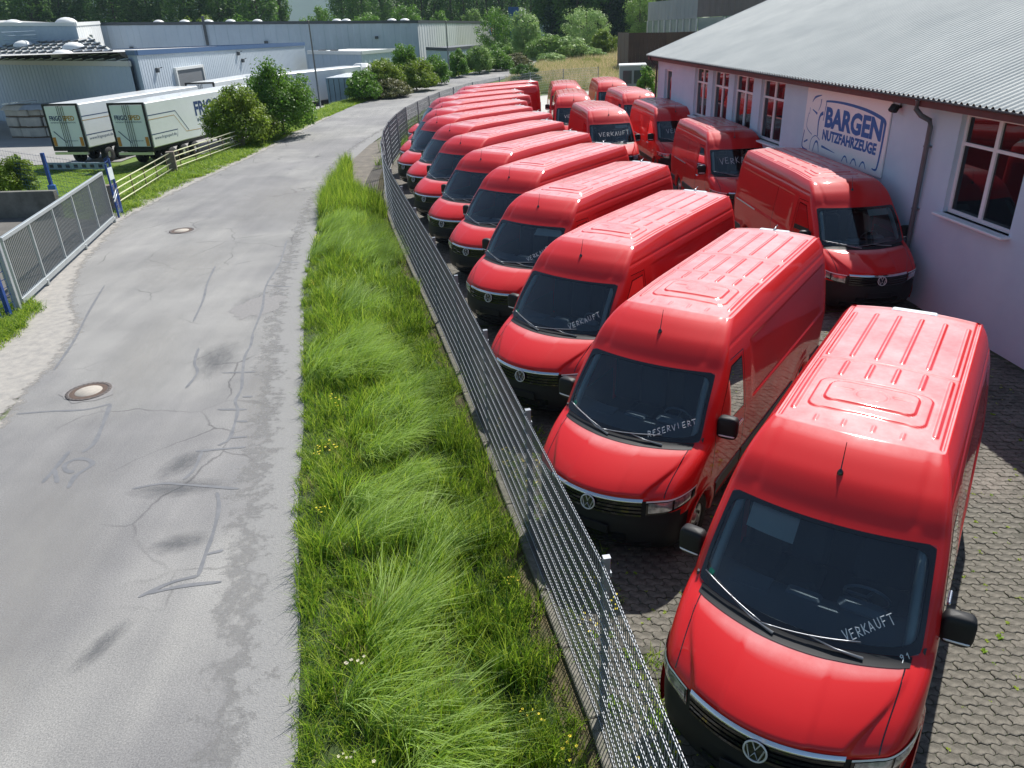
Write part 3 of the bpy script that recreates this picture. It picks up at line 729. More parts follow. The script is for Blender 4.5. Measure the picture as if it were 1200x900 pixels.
V, F = ribbon([(min(x, x2-1.0), y) for x, x2, y in zip(lx, sx_, yl)], [(x+j+.25, y) for x, j, y in zip(sx_, jl, yl)], .0022, 6)
me_ = raw('sandy_shoulder', V, F, MS); a_ = me_.attributes.new('across', 'FLOAT', 'POINT'); P_ = np.array(V); xe_ = np.interp(P_[:, 1], yl, sx_)+.25; a_.data.foreach_set('value', np.clip((xe_-P_[:, 0])/.8, 0, 1).astype(np.float32))
tag(link('sandy_shoulder', me_), kind='structure')
# bare dirt where the grass strip ends
dirt = [(-6.9,31),(-5.9,29.0),(-4.6,27.6),(-4.75,30.2),(-5.15,33.9),(-5.35,37.0),(-5.35,43.5),(-4.6,50),(-3.6,56),(-5.6,58),(-6.6,50),(-7.4,44),(-7.5,37.5),(-7.1,33)]
mb = MB(); mb.prism(dirt, -.01, .009); tag(mb.build('dirt_path', mat('trodden_dirt', (.20, .175, .145), .95, var2=(.11, .10, .085), scale=2.2, bump=.02, bscale=18, detail=8)), kind='structure')
# tar repairs traced over the cracks: parts of the road
TAR = {'a': [(-7.3,12.35),(-7.05,11.5),(-6.9,10.88),(-6.95,10.61)],'b': [(-8.86,12.09),(-8.27,12.14),(-7.66,12.15),(-7.3,12.35)],'c': [(-7.12,9.73),(-7.15,10.24),(-7.19,10.68)],'d': [(-7.14,10.11),(-6.88,9.71)],'e': [(-6.64,9.55),(-6.70,9.90),(-6.60,10.2),(-6.74,10.36),(-6.94,10.4),(-7.04,10.24),(-6.93,10.06),(-6.78,10.0)],
 'f': [(-5.66,15.6),(-5.5,14.9),(-5.44,14.29),(-5.21,13.36),(-5.05,12.78),(-5.0,12.25),(-4.85,11.9),(-4.73,11.33),(-4.67,10.84),(-4.78,10.65)],'g': [(-5.08,10.49),(-4.65,10.53),(-4.31,10.56)],'h': [(-4.98,10.48),(-4.91,9.94),(-4.97,9.66)],'i': [(-5.65,9.46),(-5.25,9.57),(-4.92,9.52),(-4.04,9.34)],'j': [(-4.34,9.27),(-4.18,8.88),(-4.06,8.28),(-4.01,7.87),(-3.95,7.42)],
 'k': [(-4.02,7.83),(-3.8,7.91)],'l': [(-5.66,13.52),(-4.99,13.5)],'m': [(-5.22,11.94),(-4.68,11.89)],'n': [(-4.66,10.89),(-4.38,10.9)],'o': [(-3.95,7.42),(-4.25,7.31),(-4.54,7.07)],'y': [(-4.46,7.13),(-4.07,7.24),(-3.62,7.29)],'p': [(-4.77,11.46),(-4.54,11.44)],'q': [(-4.92,12.41),(-4.73,12.4)],'s': [(-6.59,14.86),(-6.4,14.09),(-6.18,13.65),(-6.13,13.26),(-6.13,12.88)],'t': [(-8.3,21),(-8.0,19.5),(-7.6,18.0),(-7.3,16.5)],'u': [(-6.9,23.5),(-6.5,21.2),(-6.3,19.0),(-5.9,17.2),(-5.66,15.6)],'v': [(-6.5,21.2),(-5.9,21.0)],'w': [(-6.3,19.0),(-5.6,18.8)],'x': [(-10.8,19.6),(-10.2,17.5),(-9.6,15.6),(-9.2,14.0)]}
MT = mat('tar', (.125, .13, .14), .7, var2=(.18, .182, .19), scale=5, detail=8)
for ki, (k, P) in enumerate(TAR.items()):
    P = smooth_line(P, 5); V = []
    for i, p in enumerate(P):
        a = Vector(P[max(i-1, 0)]); b = Vector(P[min(i+1, len(P)-1)]); d = (b-a); d.normalize(); w = (.026+.004*math.sin(i*.9+ki)+.003*R.random())*(1.35 if k in 'acde' else 1.0)*(.4 if i in (0, len(P)-1) else 1)
        V += [(p[0]-d.y*w, p[1]+d.x*w, .0034+.00010*ki), (p[0]+d.y*w, p[1]-d.x*w, .0034+.00010*ki)]
    link('tar_seam', raw('tar_seam', V, [(2*i, 2*i+1, 2*i+3, 2*i+2) for i in range(len(P)-1)], MT), road)
def blob(name, cx, cy, rx_, ry_, m, z, parent, seed=0, rot=0.0, n=40, rag=.2):
    rr = random.Random(seed); ph = [rr.uniform(0, 6) for _ in range(4)]
    P = []
    for i in range(n):
        a = 2*math.pi*i/n; q = 1+rag*(.5*math.sin(2*a+ph[0])+.3*math.sin(5*a+ph[1])+.25*math.sin(9*a+ph[2])); x, y = rx_*q*math.cos(a), ry_*q*math.sin(a)
        P.append((cx+x*math.cos(rot)-y*math.sin(rot), cy+x*math.sin(rot)+y*math.cos(rot)))
    V = [(x, y, z) for x, y in P]; return link(name, raw(name, V, [tuple(range(n))], m), parent)
MST = mat('road_stain', (.19, .19, .195), .8, var2=(.25, .247, .243), scale=4, detail=8)
MPT = mat('patched_asphalt', (.19, .185, .18), .9, var2=(.25, .24, .235), scale=18, detail=8)
blob('asphalt_patch', -6.05, 17.4, .45, .95, MPT, .0036, road, 3, -.2, rag=.35)
def softmat(name, col, lo=.35, hi=.75, nscale=5.0, strength=.8):
    m = bpy.data.materials.new(name); m.use_nodes = True; n = m.node_tree.nodes; l = m.node_tree.links; b = n['Principled BSDF']; b.inputs['Base Color'].default_value = col+(1,); b.inputs['Roughness'].default_value = .85
    tc = n.new('ShaderNodeTexCoord'); ln = n.new('ShaderNodeVectorMath'); ln.operation = 'LENGTH'; l.new(tc.outputs['Object'], ln.inputs[0])
    t = n.new('ShaderNodeTexNoise'); t.inputs['Scale'].default_value = nscale*.4; t.inputs['Distortion'].default_value = .6; t.inputs['Detail'].default_value = 9; t.inputs['Roughness'].default_value = .7; l.new(tc.outputs['Object'], t.inputs['Vector'])
    a = n.new('ShaderNodeMath'); a.operation = 'SUBTRACT'; a.inputs[0].default_value = 1.05; l.new(ln.outputs['Value'], a.inputs[1])
    c = n.new('ShaderNodeMath'); c.operation = 'MULTIPLY'; l.new(a.outputs[0], c.inputs[0]); c2 = n.new('ShaderNodeMath'); c2.operation = 'MULTIPLY'; l.new(t.outputs['Fac'], c2.inputs[0]); c2.inputs[1].default_value = 2.6; l.new(c2.outputs[0], c.inputs[1])
    mr = n.new('ShaderNodeMapRange'); mr.inputs[1].default_value = lo; mr.inputs[2].default_value = hi; mr.inputs[4].default_value = strength; l.new(c.outputs[0], mr.inputs[0]); l.new(mr.outputs[0], b.inputs['Alpha']); return m
MST = softmat('road_stain', (.10, .105, .115), .35, 1.25, 9.0, .45); MLT = softmat('pale_wear', (.35, .34, .32), .2, 1.6, 8.0, .45)
def smudge(name, x, y, rx_, ry_, rot, m, z=.003):
    me = raw(name, [(math.cos(a), math.sin(a), 0) for a in np.linspace(0, 2*math.pi, 24, endpoint=False)], [tuple(range(24))], m); o = link(name, me, road, (x, y, z), rot); o.scale = (rx_, ry_, 1)
for z_, q_ in enumerate(((-5.15, 10.15, .38, .7, -.5), (-4.95, 9.42, 1.0, .34, .1), (-4.45, 8.1, .55, .32, .3), (-4.62, 6.3, .2, .6, -.35), (-6.0, 14.2, .6, 1.4, .1), (-6.1, 17.5, .8, 1.5, .1))): smudge('oil_stain', *q_, MST, .0026+z_*.00013)
for z_, q_ in enumerate(((-6.4, 8.2, 1.2, 3.2, .35), (-5.6, 5.4, .7, 2.4, .3), (-7.6, 14.5, .9, 3.6, .2), (-4.6, 12.6, .5, 2.8, .12), (-9.3, 21.5, 1.6, 3.4, .3), (-8.8, 30, 2.0, 5.5, .1))): smudge('worn_patch', *q_, MLT, .0012+z_*.00014)

def manhole(x, y, label, r=.42):
    t = thing('manhole_cover', label, 'manhole cover', (x, y, 0))
    m = MB(); m.lathe([(r, .004), (r, .014), (r*.86, .015), (r*.84, .009)], (0, 0, 0), 'z', 36)
    for k in range(28): a = k*2*math.pi/28; m.box((r*.93*math.cos(a), r*.93*math.sin(a), .0165), (.05, .03, .004), rz=a)
    m.build('frame', mat('cast_iron', (.15, .13, .12), .7, metal=.2, var2=(.09, .075, .07), scale=20), t)
    m = MB(); m.lathe([(r*.83, .010), (r*.62, .012), (r*.60, .0115), (0.0, .0115)], (0, 0, 0), 'z', 36, mi=0)
    l2 = m.build('rim_ring', mat('rusty_iron', (.12, .075, .055), .8, var2=(.07, .05, .04), scale=25), t)
    m = MB(); m.lathe([(r*.60, .010), (r*.59, .0165), (0.0, .0165)], (0, 0, 0), 'z', 36); m.build('concrete_infill', mat('pale_concrete', (.42, .38, .33), .9, var2=(.34, .31, .27), scale=14), t)
    b_ = blob('tar_collar', 0, 0, r*1.22, r*1.16, MPT, .0060, t, int(y)); return t
manhole(-7.97, 12.91, 'round manhole cover with a pale concrete middle on the road, the nearer of two', .40)
manhole(-10.93, 25.44, 'round manhole cover further up the road, level with the end of the grey gate', .40)

# ------------------------------------------------------------------ paved yard
WK = -.073
wallx = lambda y: 9.2+WK*(y-12.7)
fx_at = lambda y: np.interp(y, [p[1] for p in FENCE], [p[0] for p in FENCE])
def pavermat(name, far=False):
    m = mat(name, (.185, .172, .150), .9, var2=(.075, .073, .060), scale=1.1 if not far else 2.5, bump=.004, bscale=90, detail=9)
    n = m.node_tree.nodes; l = m.node_tree.links; b = n['Principled BSDF']
    src = b.inputs['Base Color'].links[0].from_socket
    tc = n.new('ShaderNodeTexCoord'); t = n.new('ShaderNodeTexNoise'); t.inputs['Scale'].default_value = 9; t.inputs['Detail'].default_value = 10; t.inputs['Roughness'].default_value = .75; l.new(tc.outputs['Object'], t.inputs[0])
    r = n.new('ShaderNodeValToRGB'); r.color_ramp.elements[0].position = .36; r.color_ramp.elements[0].color = (.58, .56, .52, 1); r.color_ramp.elements[1].position = .62; r.color_ramp.elements[1].color = (1.35, 1.32, 1.26, 1); l.new(t.outputs['Fac'], r.inputs[0])
    x = n.new('ShaderNodeMixRGB'); x.blend_type = 'MULTIPLY'; x.inputs[0].default_value = .9; l.new(src, x.inputs[1]); l.new(r.outputs[0], x.inputs[2]); l.new(x.outputs[0], b.inputs['Base Color'])
    if far:
        br = n.new('ShaderNodeTexBrick'); br.inputs['Scale'].default_value = 1; br.inputs['Brick Width'].default_value = .22; br.inputs['Row Height'].default_value = .115; br.inputs['Mortar Size'].default_value = .006; br.inputs['Color1'].default_value = (1, 1, 1, 1); br.inputs['Color2'].default_value = (.8, .8, .8, 1); br.inputs['Mortar'].default_value = (.25, .25, .2, 1); l.new(tc.outputs['Object'], br.inputs[0])
        y = n.new('ShaderNodeMixRGB'); y.blend_type = 'MULTIPLY'; y.inputs[0].default_value = 1; l.new(x.outputs[0], y.inputs[1]); l.new(br.outputs[0], y.inputs[2]); l.new(y.outputs[0], b.inputs['Base Color'])
    return m
MP = pavermat('paver_concrete')
YN, YS = 15.5, 61.0
jb = [(float(fx_at(y))-.02, y) for y in np.arange(-3, YN+.1, .5)]
poly = jb+[(wallx(YN), YN), (wallx(-3), -3)]
yard = MB(); yard.prism([(a, b) for a, b in poly][::-1], -.03, -.014)
yard = tag(yard.build('paved_yard', mat('joint_sand', (.055, .055, .035), 1.0, var2=(.05, .07, .03), scale=9, bump=.01, bscale=50)), kind='structure')
yb = np.arange(YN, YS+.1, 1.0)
V, F = ribbon([(float(fx_at(y))-.04, y) for y in yb], [(max(wallx(y), 0)+(0 if y < 37.7 else 4+(y-37.7)*.2), y) for y in yb], .0, 4)
link('paving', raw('paving', V, F, pavermat('paver_far', True)), yard)['kind'] = 'stuff'
mbc = MB(); mbc.prism([(-3.8, 56), (10.5, 56), (14.0, 72.5), (8.8, 72.4), (5.6, 71.3), (2.6, 68.5), (0, 64.5), (-2, 60)], .0, .012); tag(mbc.build('concrete_apron', mat('pale_apron', (.50, .48, .44), .9, var2=(.42, .40, .36), scale=.8)), kind='structure')
# interlocking wavy pavers
PW, PH = .205, .108
def paver_outline(g=.004):
    def edge(a): return a
    xs_ = [0, PW/8, 3*PW/8, PW/2, 5*PW/8, 7*PW/8, PW]; zz = [0,   .010, -.010, 0,   .010, -.010, 0]
    ys_ = [0, PH*.28, PH*.72, PH]; sd_ = [0,   .010, -.010, 0]
    P = [(x, z) for x, z in zip(xs_, zz)]+[(PW+s, y) for y, s in zip(ys_[1:-1], sd_[1:-1])]+[(x, PH+z) for x, z in zip(xs_[::-1], zz[::-1])]+[(s, y) for y, s in zip(ys_[1:-1][::-1], sd_[1:-1][::-1])]
    c = (PW/2, PH/2); out = []
    for x, y in P:
        dx, dy = x-c[0], y-c[1]; k = 1-g*1.0/max(.03, math.hypot(dx*.7, dy)); out.append((dx*(1-2*g/PW), dy*(1-2*g/PH)))
    return out
PO = np.array(paver_outline()); NP = len(PO)
def paver_mesh_arrays(tiltx=0, tilty=0, dz=0):
    top = PO*[(PW-.018)/PW, (PH-.018)/PH]
    z = lambda P, h: (h+dz+P[:, 0]*tiltx+P[:, 1]*tilty)
    V = np.concatenate([np.c_[PO, np.full(NP, -.03)], np.c_[PO, z(PO, -.004)], np.c_[top, z(top, .0)]])
    F = []
    for k in (0, 1):
        for i in range(NP): j = (i+1) % NP; F.append((k*NP+i, k*NP+j, (k+1)*NP+j, (k+1)*NP+i))
    F.append(tuple(range(2*NP, 3*NP))); return V, F
variants = [raw('paver', *paver_mesh_arrays(R.uniform(-.035, .035), R.uniform(-.035, .035), R.uniform(-.007, .003)), MP) for _ in range(8)]
ang = rad(-5); ca, sa = math.cos(ang), math.sin(ang)
slots = []
for r_ in range(-40, 180):
    for c_ in range(-45, 66):
        lx_, ly_ = c_*PW+(PW/2 if r_ % 2 else 0), r_*PH; x, y = lx_*ca-ly_*sa+2, lx_*sa+ly_*ca
        if 2.3 < y < YN-.1 and float(fx_at(y))+.22 < x < wallx(y)-.12: slots.append((x, y))
# nearest ones in the part of the yard the camera sees: one object each
def seen(x, y):
    p = Vector((x, y, 0))-Vector((0, 0, CAM_H)); d = p.dot(_f); u, v = 600+FPX*p.dot(_r)/d, 450-FPX*p.dot(_u)/d
    return u < 1196 and v < 896 and (u > 1085+max(0, (620-v)*.12) and v > 520 or (u < 790 and 600 < v < 760 and u > 690))
near = sorted([s for s in slots if seen(*s)], key=lambda s: s[0]**2+s[1]**2+36)[:300]; ns = set(near)
for i, (x, y) in enumerate(near): link('paver', variants[i % 8], yard, (x, y, 0), ang)
rest = [s for s in slots if s not in ns]
VA = []; FA = []
for i, (x, y) in enumerate(rest):
    P = PO; t1, t2, dz = NR.uniform(-.035, .035), NR.uniform(-.035, .035), NR.uniform(-.007, .003)
    V, F = paver_mesh_arrays(t1, t2, dz); c2 = np.c_[V[:, 0]*ca-V[:, 1]*sa+x, V[:, 0]*sa+V[:, 1]*ca+y, V[:, 2]]; b0 = i*3*NP
    VA.append(c2[NP:]);
    b1 = i*2*NP
    for k in range(NP): j = (k+1) % NP; FA.append((b1+k, b1+j, b1+NP+j, b1+NP+k))
    FA.append(tuple(range(b1+NP, b1+2*NP)))
link('pavers', raw('pavers', np.concatenate(VA), FA, MP), yard)['kind'] = 'stuff'

# ------------------------------------------------------------------ scattering on points (grass and weeds)
def scatter(name, pts, rots, scls, idx, protos, kind='stuff', parent=None):
    me = bpy.data.meshes.new(name); pts = np.asarray(pts, np.float32); n = len(pts)
    me.vertices.add(n); me.vertices.foreach_set('co', pts.ravel())
    a = me.attributes.new('rot', 'FLOAT_VECTOR', 'POINT'); a.data.foreach_set('vector', np.asarray(rots, np.float32).ravel())
    a = me.attributes.new('scl', 'FLOAT_VECTOR', 'POINT'); a.data.foreach_set('vector', np.asarray(scls, np.float32).ravel())
    a = me.attributes.new('pick', 'INT', 'POINT'); a.data.foreach_set('value', np.asarray(idx, np.int32))
    o = link(name, me, parent); tag(o, kind=kind)
    c = bpy.data.collections.new(name+'_source')
    for i, pm in enumerate(protos):
        po = bpy.data.objects.new('%s_%02d' % (name, i), pm); c.objects.link(po)
    ng = bpy.data.node_groups.new(name, 'GeometryNodeTree'); ng.interface.new_socket('Geometry', in_out='INPUT', socket_type='NodeSocketGeometry'); ng.interface.new_socket('Geometry', in_out='OUTPUT', socket_type='NodeSocketGeometry')
    N = ng.nodes; L_ = ng.links; gi = N.new('NodeGroupInput'); go = N.new('NodeGroupOutput'); ip = N.new('GeometryNodeInstanceOnPoints'); ci = N.new('GeometryNodeCollectionInfo')
    ci.inputs['Collection'].default_value = c; ci.inputs['Separate Children'].default_value = True; ci.inputs['Reset Children'].default_value = True
    def att(nm, t):
        q = N.new('GeometryNodeInputNamedAttribute'); q.data_type = t; q.inputs['Name'].default_value = nm; return q.outputs['Attribute']
    L_.new(gi.outputs[0], ip.inputs['Points']); L_.new(ci.outputs[0], ip.inputs['Instance']); ip.inputs['Pick Instance'].default_value = True
    L_.new(att('pick', 'INT'), ip.inputs['Instance Index']); L_.new(att('scl', 'FLOAT_VECTOR'), ip.inputs['Scale'])
    L_.new(att('rot', 'FLOAT_VECTOR'), ip.inputs['Rotation']); L_.new(ip.outputs[0], go.inputs[0])
    md = o.modifiers.new('scatter', 'NODES'); md.node_group = ng
    return o
def tuft(seed, nb, h, spread, bend, w, m, lean=(0, 0), seg=4, mi=None):
    rr = np.random.RandomState(seed); V = []; Q = []; MI = []
    for b in range(nb):
        a = rr.uniform(0, 6.283); r = spread*math.sqrt(rr.uniform()); x, y = r*math.cos(a), r*math.sin(a); hh = h*rr.uniform(.55, 1.15); d = rr.uniform(0, 6.283); bd = bend*rr.uniform(.3, 1.2)
        dx, dy = math.cos(d)*bd+lean[0]*rr.uniform(.6, 1.2), math.sin(d)*bd+lean[1]*rr.uniform(.6, 1.2); fa = rr.uniform(0, 3.14); ww = w*rr.uniform(.7, 1.3)
        base = len(V); m_i = rr.randint(0, len(m)) if mi is None else mi
        for k in range(seg+1):
            f = k/seg; dr = math.hypot(dx, dy); cx = x+dx*hh*f*f; cy = y+dy*hh*f*f; cz = hh*(f-.42*min(1.4, dr)*f*f*.9); hw = ww*(1-f**1.6)*.5+.0004
            V.append((cx-math.cos(fa)*hw, cy-math.sin(fa)*hw, max(cz, .01*f))); V.append((cx+math.cos(fa)*hw, cy+math.sin(fa)*hw, max(cz, .01*f)))
        for k in range(seg): q = base+2*k; Q.append((q, q+1, q+3, q+2)); MI.append(m_i)
    return quads('tuft', V, Q, m, MI)
MGR = [leafmat('grass_mid', (.19, .35, .020), (.36, .52, .04), 1.1, .5), leafmat('grass_yellow', (.34, .46, .04), (.50, .60, .09), .8, .5), leafmat('grass_dark', (.045, .12, .014), (.12, .25, .025), 1.3, .4)]
MLG = [leafmat('grass_blue', (.28, .44, .08), (.50, .64, .22), 1.0, .4), leafmat('grass_long', (.24, .40, .035), (.46, .60, .09), 1.0, .45), MGR[0]]
MDR = leafmat('grass_dry', (.34, .27, .13), (.44, .36, .2), 1.0, .3)
MYF = mat('yellow_petal', (.75, .60, .02), .6); MYW = mat('pale_seed_head', (.55, .50, .36), .8)
P_short = [tuft(s, 34, .24, .14, .75, .0105, MGR) for s in range(5)]
P_long = [tuft(20+s, 30, .60, .12, .45, .0125, [MLG[0], MLG[0], MLG[1]] if s < 3 else MLG, lean=(.85, -.30), seg=5) for s in range(4)]
P_tall = [tuft(40+s, 32, .46, .13, .60, .0115, MGR, seg=5) for s in range(3)]
P_dry = [tuft(60+s, 20, .30, .12, .5, .006, [MDR, MGR[1]]) for s in range(2)]
def flower(seed, m, nb=7, h=.28):
    mb_ = MB(); rr = random.Random(seed)
    for i in range(nb):
        x, y, z = rr.uniform(-.12, .12), rr.uniform(-.12, .12), h*rr.uniform(.7, 1.1); mb_.tube([(x*.6, y*.6, 0), (x, y, z)], .0025, 3, 1, cap=False)
        for k in range(5): a = k*1.257; mb_.add([(x, y, z), (x+.014*math.cos(a-.5), y+.014*math.sin(a-.5), z+.004), (x+.018*math.cos(a), y+.018*math.sin(a), z+.006), (x+.014*math.cos(a+.5), y+.014*math.sin(a+.5), z+.004)], [(0, 1, 2, 3)], 0)
    return mb_.mesh('flower', [m, MGR[0]])
P_fl = [flower(s, MYF) for s in range(2)]+[flower(9, MYW, 6, .34)]
# the verge between road and fence
GP = [(x+.05, y) for x, y in ROADR if -3 <= y <= 34]+[(-7.55, 37.5), (-7.2, 36.5), (-6.75, 34.0), (-6.3, 31.8), (-5.85, 30.2), (-5.3, 29.0), (-4.6, 28.0)]+[(float(fx_at(y))-.26, y) for y in (27.5, 24, 20, 16, 12, 9, 7, 5.5, 4, 2, 0, -3)]
mb = MB(); mb.prism([(float(x), float(y)) for x, y in GP], -.03, .012); tag(mb.build('grass_verge', mat('verge_soil', (.05, .085, .02), 1, var2=(.035, .045, .018), scale=3)), kind='structure')
def pts_in(poly, dens, seed, ymin=None, ymax=None):
    P = np.array(poly); rr = np.random.RandomState(seed); x0, y0 = P.min(0); x1, y1 = P.max(0); n = int((x1-x0)*(y1-y0)*dens)
    q = rr.uniform([x0, y0], [x1, y1], (n, 2)); return q[inside(poly, q[:, 0], q[:, 1])]
GPn = [(float(a), float(b)) for a, b in GP]
from mathutils import noise as mnoise
nz2 = lambda x, y, s, o=0.0: mnoise.noise(Vector((x*s+o, y*s-o, o)))
q = pts_in(GPn, 60, 5)
q = q[(q[:, 1] > 2.0)]
sel = []; rots = []; scl = []; idx = []
protos = P_short+P_long+P_tall+P_dry+P_fl
for x, y in q:
    rx0 = float(np.interp(y, [p[1] for p in ROADR], [p[0] for p in ROADR])); f0 = float(fx_at(y))-.26; t = (x-rx0)/(f0-rx0)     # 0 at the road, 1 at the fence
    if y > 15 and R.random() < .25: continue
    n1 = nz2(x, y, .45, 3.1); n2 = nz2(x, y, 1.1, 8.2); lodge = (math.exp(-((t-.52)/.28)**2)+1.3*n1+.7*n2 > .72) and y < 26
    tip = y > 26.0
    h = .85+.75*n2+.4*nz2(x, y, 3.0, 4)+.15*R.random()
    if tip: k = R.choice([9, 10, 11]); h = 1.5+.5*R.random()
    elif lodge and R.random() < .45: k = R.choice([5, 6, 7, 8]); h = 1.0+.45*n1+.3*R.random()
    else: k = R.choice([0, 1, 2, 3, 4, 0, 1, 2]) if R.random() < .62-.5*nz2(x, y, .7, 1.5) else R.choice([9, 10, 11]); h *= (1.15 if t > .2 else .85)
    if t > .93: h *= .7
    if t < .06: h *= .65
    u = R.random()
    if t < .5 and n2 > .15 and u < .16: k = 12+R.randint(0, 1)
    if u > .985 and (t < .25 or (t > .8 and y < 7)): k = 14+R.randint(0, 1)
    if .2 < t < .35 and y < 6 and u > .97: k = 16
    sel.append((x, y, .0)); idx.append(k)
    if k in (5, 6, 7, 8): rz = 2.6*nz2(x, y, .35, 6)+R.gauss(0, .45)
    else: rz = R.uniform(0, 6.28)
    rots.append((0, 0, rz)); s_ = R.uniform(.9, 1.15); scl.append((s_*h**.5, s_*h**.5, s_*h))
tg = scatter('grass', sel, rots, scl, idx, protos); tag(tg, 'long uncut green grass on the verge between road and mesh fence', 'grass')
# verge on the left of the road and the lawn by the trailers
vl = [(-11.4,15.2),(-11.0,15.3),(-11.6,18.0),(-12.0,18.4),(-12.9,18.2),(-12.6,16.0)]
lv = [(-14.15,27.9),(-14.3,32.4),(-13.85,38),(-13.55,42.4),(-13.15,57.7),(-12.35,68.5),(-10.7,79),(-8.3,89),(-5.9,98.5),(-3.1,108.7),(.3,118.5),(5,130),(3.0,131),(-2,119),(-5.2,109),(-7.9,99),(-10.4,89.5),(-12.8,79.5),(-14.5,68.5),(-15.2,57.7),(-15.5,47),(-16.3,40),(-16.1,33),(-14.9,29.2)]
lawn = [(-15.0,29.5),(-16.4,38.6),(-15.4,46),(-17,50),(-31,53),(-50,56),(-50,46),(-34,36),(-26,33),(-19.4,32.2),(-17.2,29.2)]
P2 = []; R2 = []; S2 = []; I2 = []
def addpts(poly, dens, seed, k_list, h0, h1, sx=1.0, cond=None):
    for x, y in pts_in(poly, dens, seed):
        if cond and not cond(x, y): continue
        P2.append((x, y, float(ground_z(x, y))-.03)); I2.append(R.choice(k_list)); R2.append((0, 0, R.uniform(0, 6.28))); h = R.uniform(h0, h1)*(1+.35*nz2(x, y, .5)); S2.append((sx*1.3, sx*1.3, h))
addpts(vl, 60, 1, [0, 1, 2, 3, 4], .7, 1.2); addpts(lv, 22, 2, [0, 1, 2, 3, 4, 1, 2], .55, 1.15, 1.5, cond=lambda x, y: y < 75); addpts(lv, 6, 2, [0, 1, 2, 3, 4, 9], 1.2, 2.2, 2.4, cond=lambda x, y: y >= 75)
addpts(lawn, 9, 3, [0, 1, 2, 3, 4], .22, .42, 1.8)
tag(scatter('grass', P2, R2, S2, I2, protos), 'short green grass along the left roadside and on the lawn beside the trailers', 'grass')
# weeds in the paver joints and inside the fence
def weed(seed, n, r, m):
    rr = random.Random(seed); mb_ = MB()
    for i in range(n):
        a = rr.uniform(0, 6.28); l_ = r*rr.uniform(.5, 1); e = rr.uniform(.1, .6); w = l_*.28; c, s = math.cos(a), math.sin(a); z = l_*e
        mb_.add([(0, 0, 0), (c*l_*.5-s*w, s*l_*.5+c*w, z*.7), (c*l_, s*l_, z), (c*l_*.5+s*w, s*l_*.5-c*w, z*.7)], [(0, 1, 2, 3)])
    return mb_.mesh('weed', m)
P_weed = [weed(s, 14, .055, MGR[1]) for s in range(3)]+[weed(7, 22, .10, MGR[0])]+P_fl[:1]+P_short[:2]
P3 = []; R3 = []; S3 = []; I3 = []
yp = [(float(fx_at(y))+.15, y) for y in np.arange(3, 15.6, 1)]+[(wallx(15.5)-.2, 15.5), (wallx(3)-.2, 3)]
for x, y in pts_in(yp, 14, 21):
    if nz2(x, y, .6, 5) < -.05 and R.random() < .7: continue
    k = R.choice([0, 1, 2, 0, 1, 3]); s_ = R.uniform(.25, .62); P3.append((x, y, -.006)); R3.append((0, 0, R.uniform(0, 6.3))); S3.append((s_, s_, s_)); I3.append(k)
fy = [(float(fx_at(y))+.05, y) for y in np.arange(2.5, 13, .5)]+[(float(fx_at(y))+.8, y) for y in np.arange(12.5, 2.4, -.5)]
for x, y in pts_in(fy, 26, 22):
    k = R.choice([3, 3, 5, 6, 4, 0]); s_ = R.uniform(.6, 1.2); P3.append((x, y, -.01)); R3.append((0, 0, R.uniform(0, 6.3))); S3.append((s_, s_, s_*(.6 if k > 4 else 1))); I3.append(k)
fb = [(float(fx_at(y))-.50, y) for y in np.arange(2.5, 28, .5)]+[(float(fx_at(y))-.12, y) for y in np.arange(27.5, 2.4, -.5)]
for x, y in pts_in(fb, 14, 23):
    k = R.choice([3, 0, 5, 1]); s_ = R.uniform(.5, 1.0); P3.append((x, y, .0)); R3.append((0, 0, R.uniform(0, 6.3))); S3.append((s_, s_, s_*.7)); I3.append(k)
tag(scatter('weeds', P3, R3, S3, I3, P_weed), 'small green weeds growing in the paver joints and along the fence foot', 'weeds')
# mossy soil strip and edging stones under the fence
V, F = ribbon([(float(fx_at(y))-.40, y) for y in np.arange(-2, 36, .5)], [(float(fx_at(y))-.10, y) for y in np.arange(-2, 36, .5)], .016, 2)
tag(link('mossy_soil_strip', raw('mossy_soil_strip', V, F, mat('mossy_soil', (.13, .105, .05), 1, var2=(.06, .055, .03), scale=7, bump=.02, bscale=30, detail=8))), kind='structure')

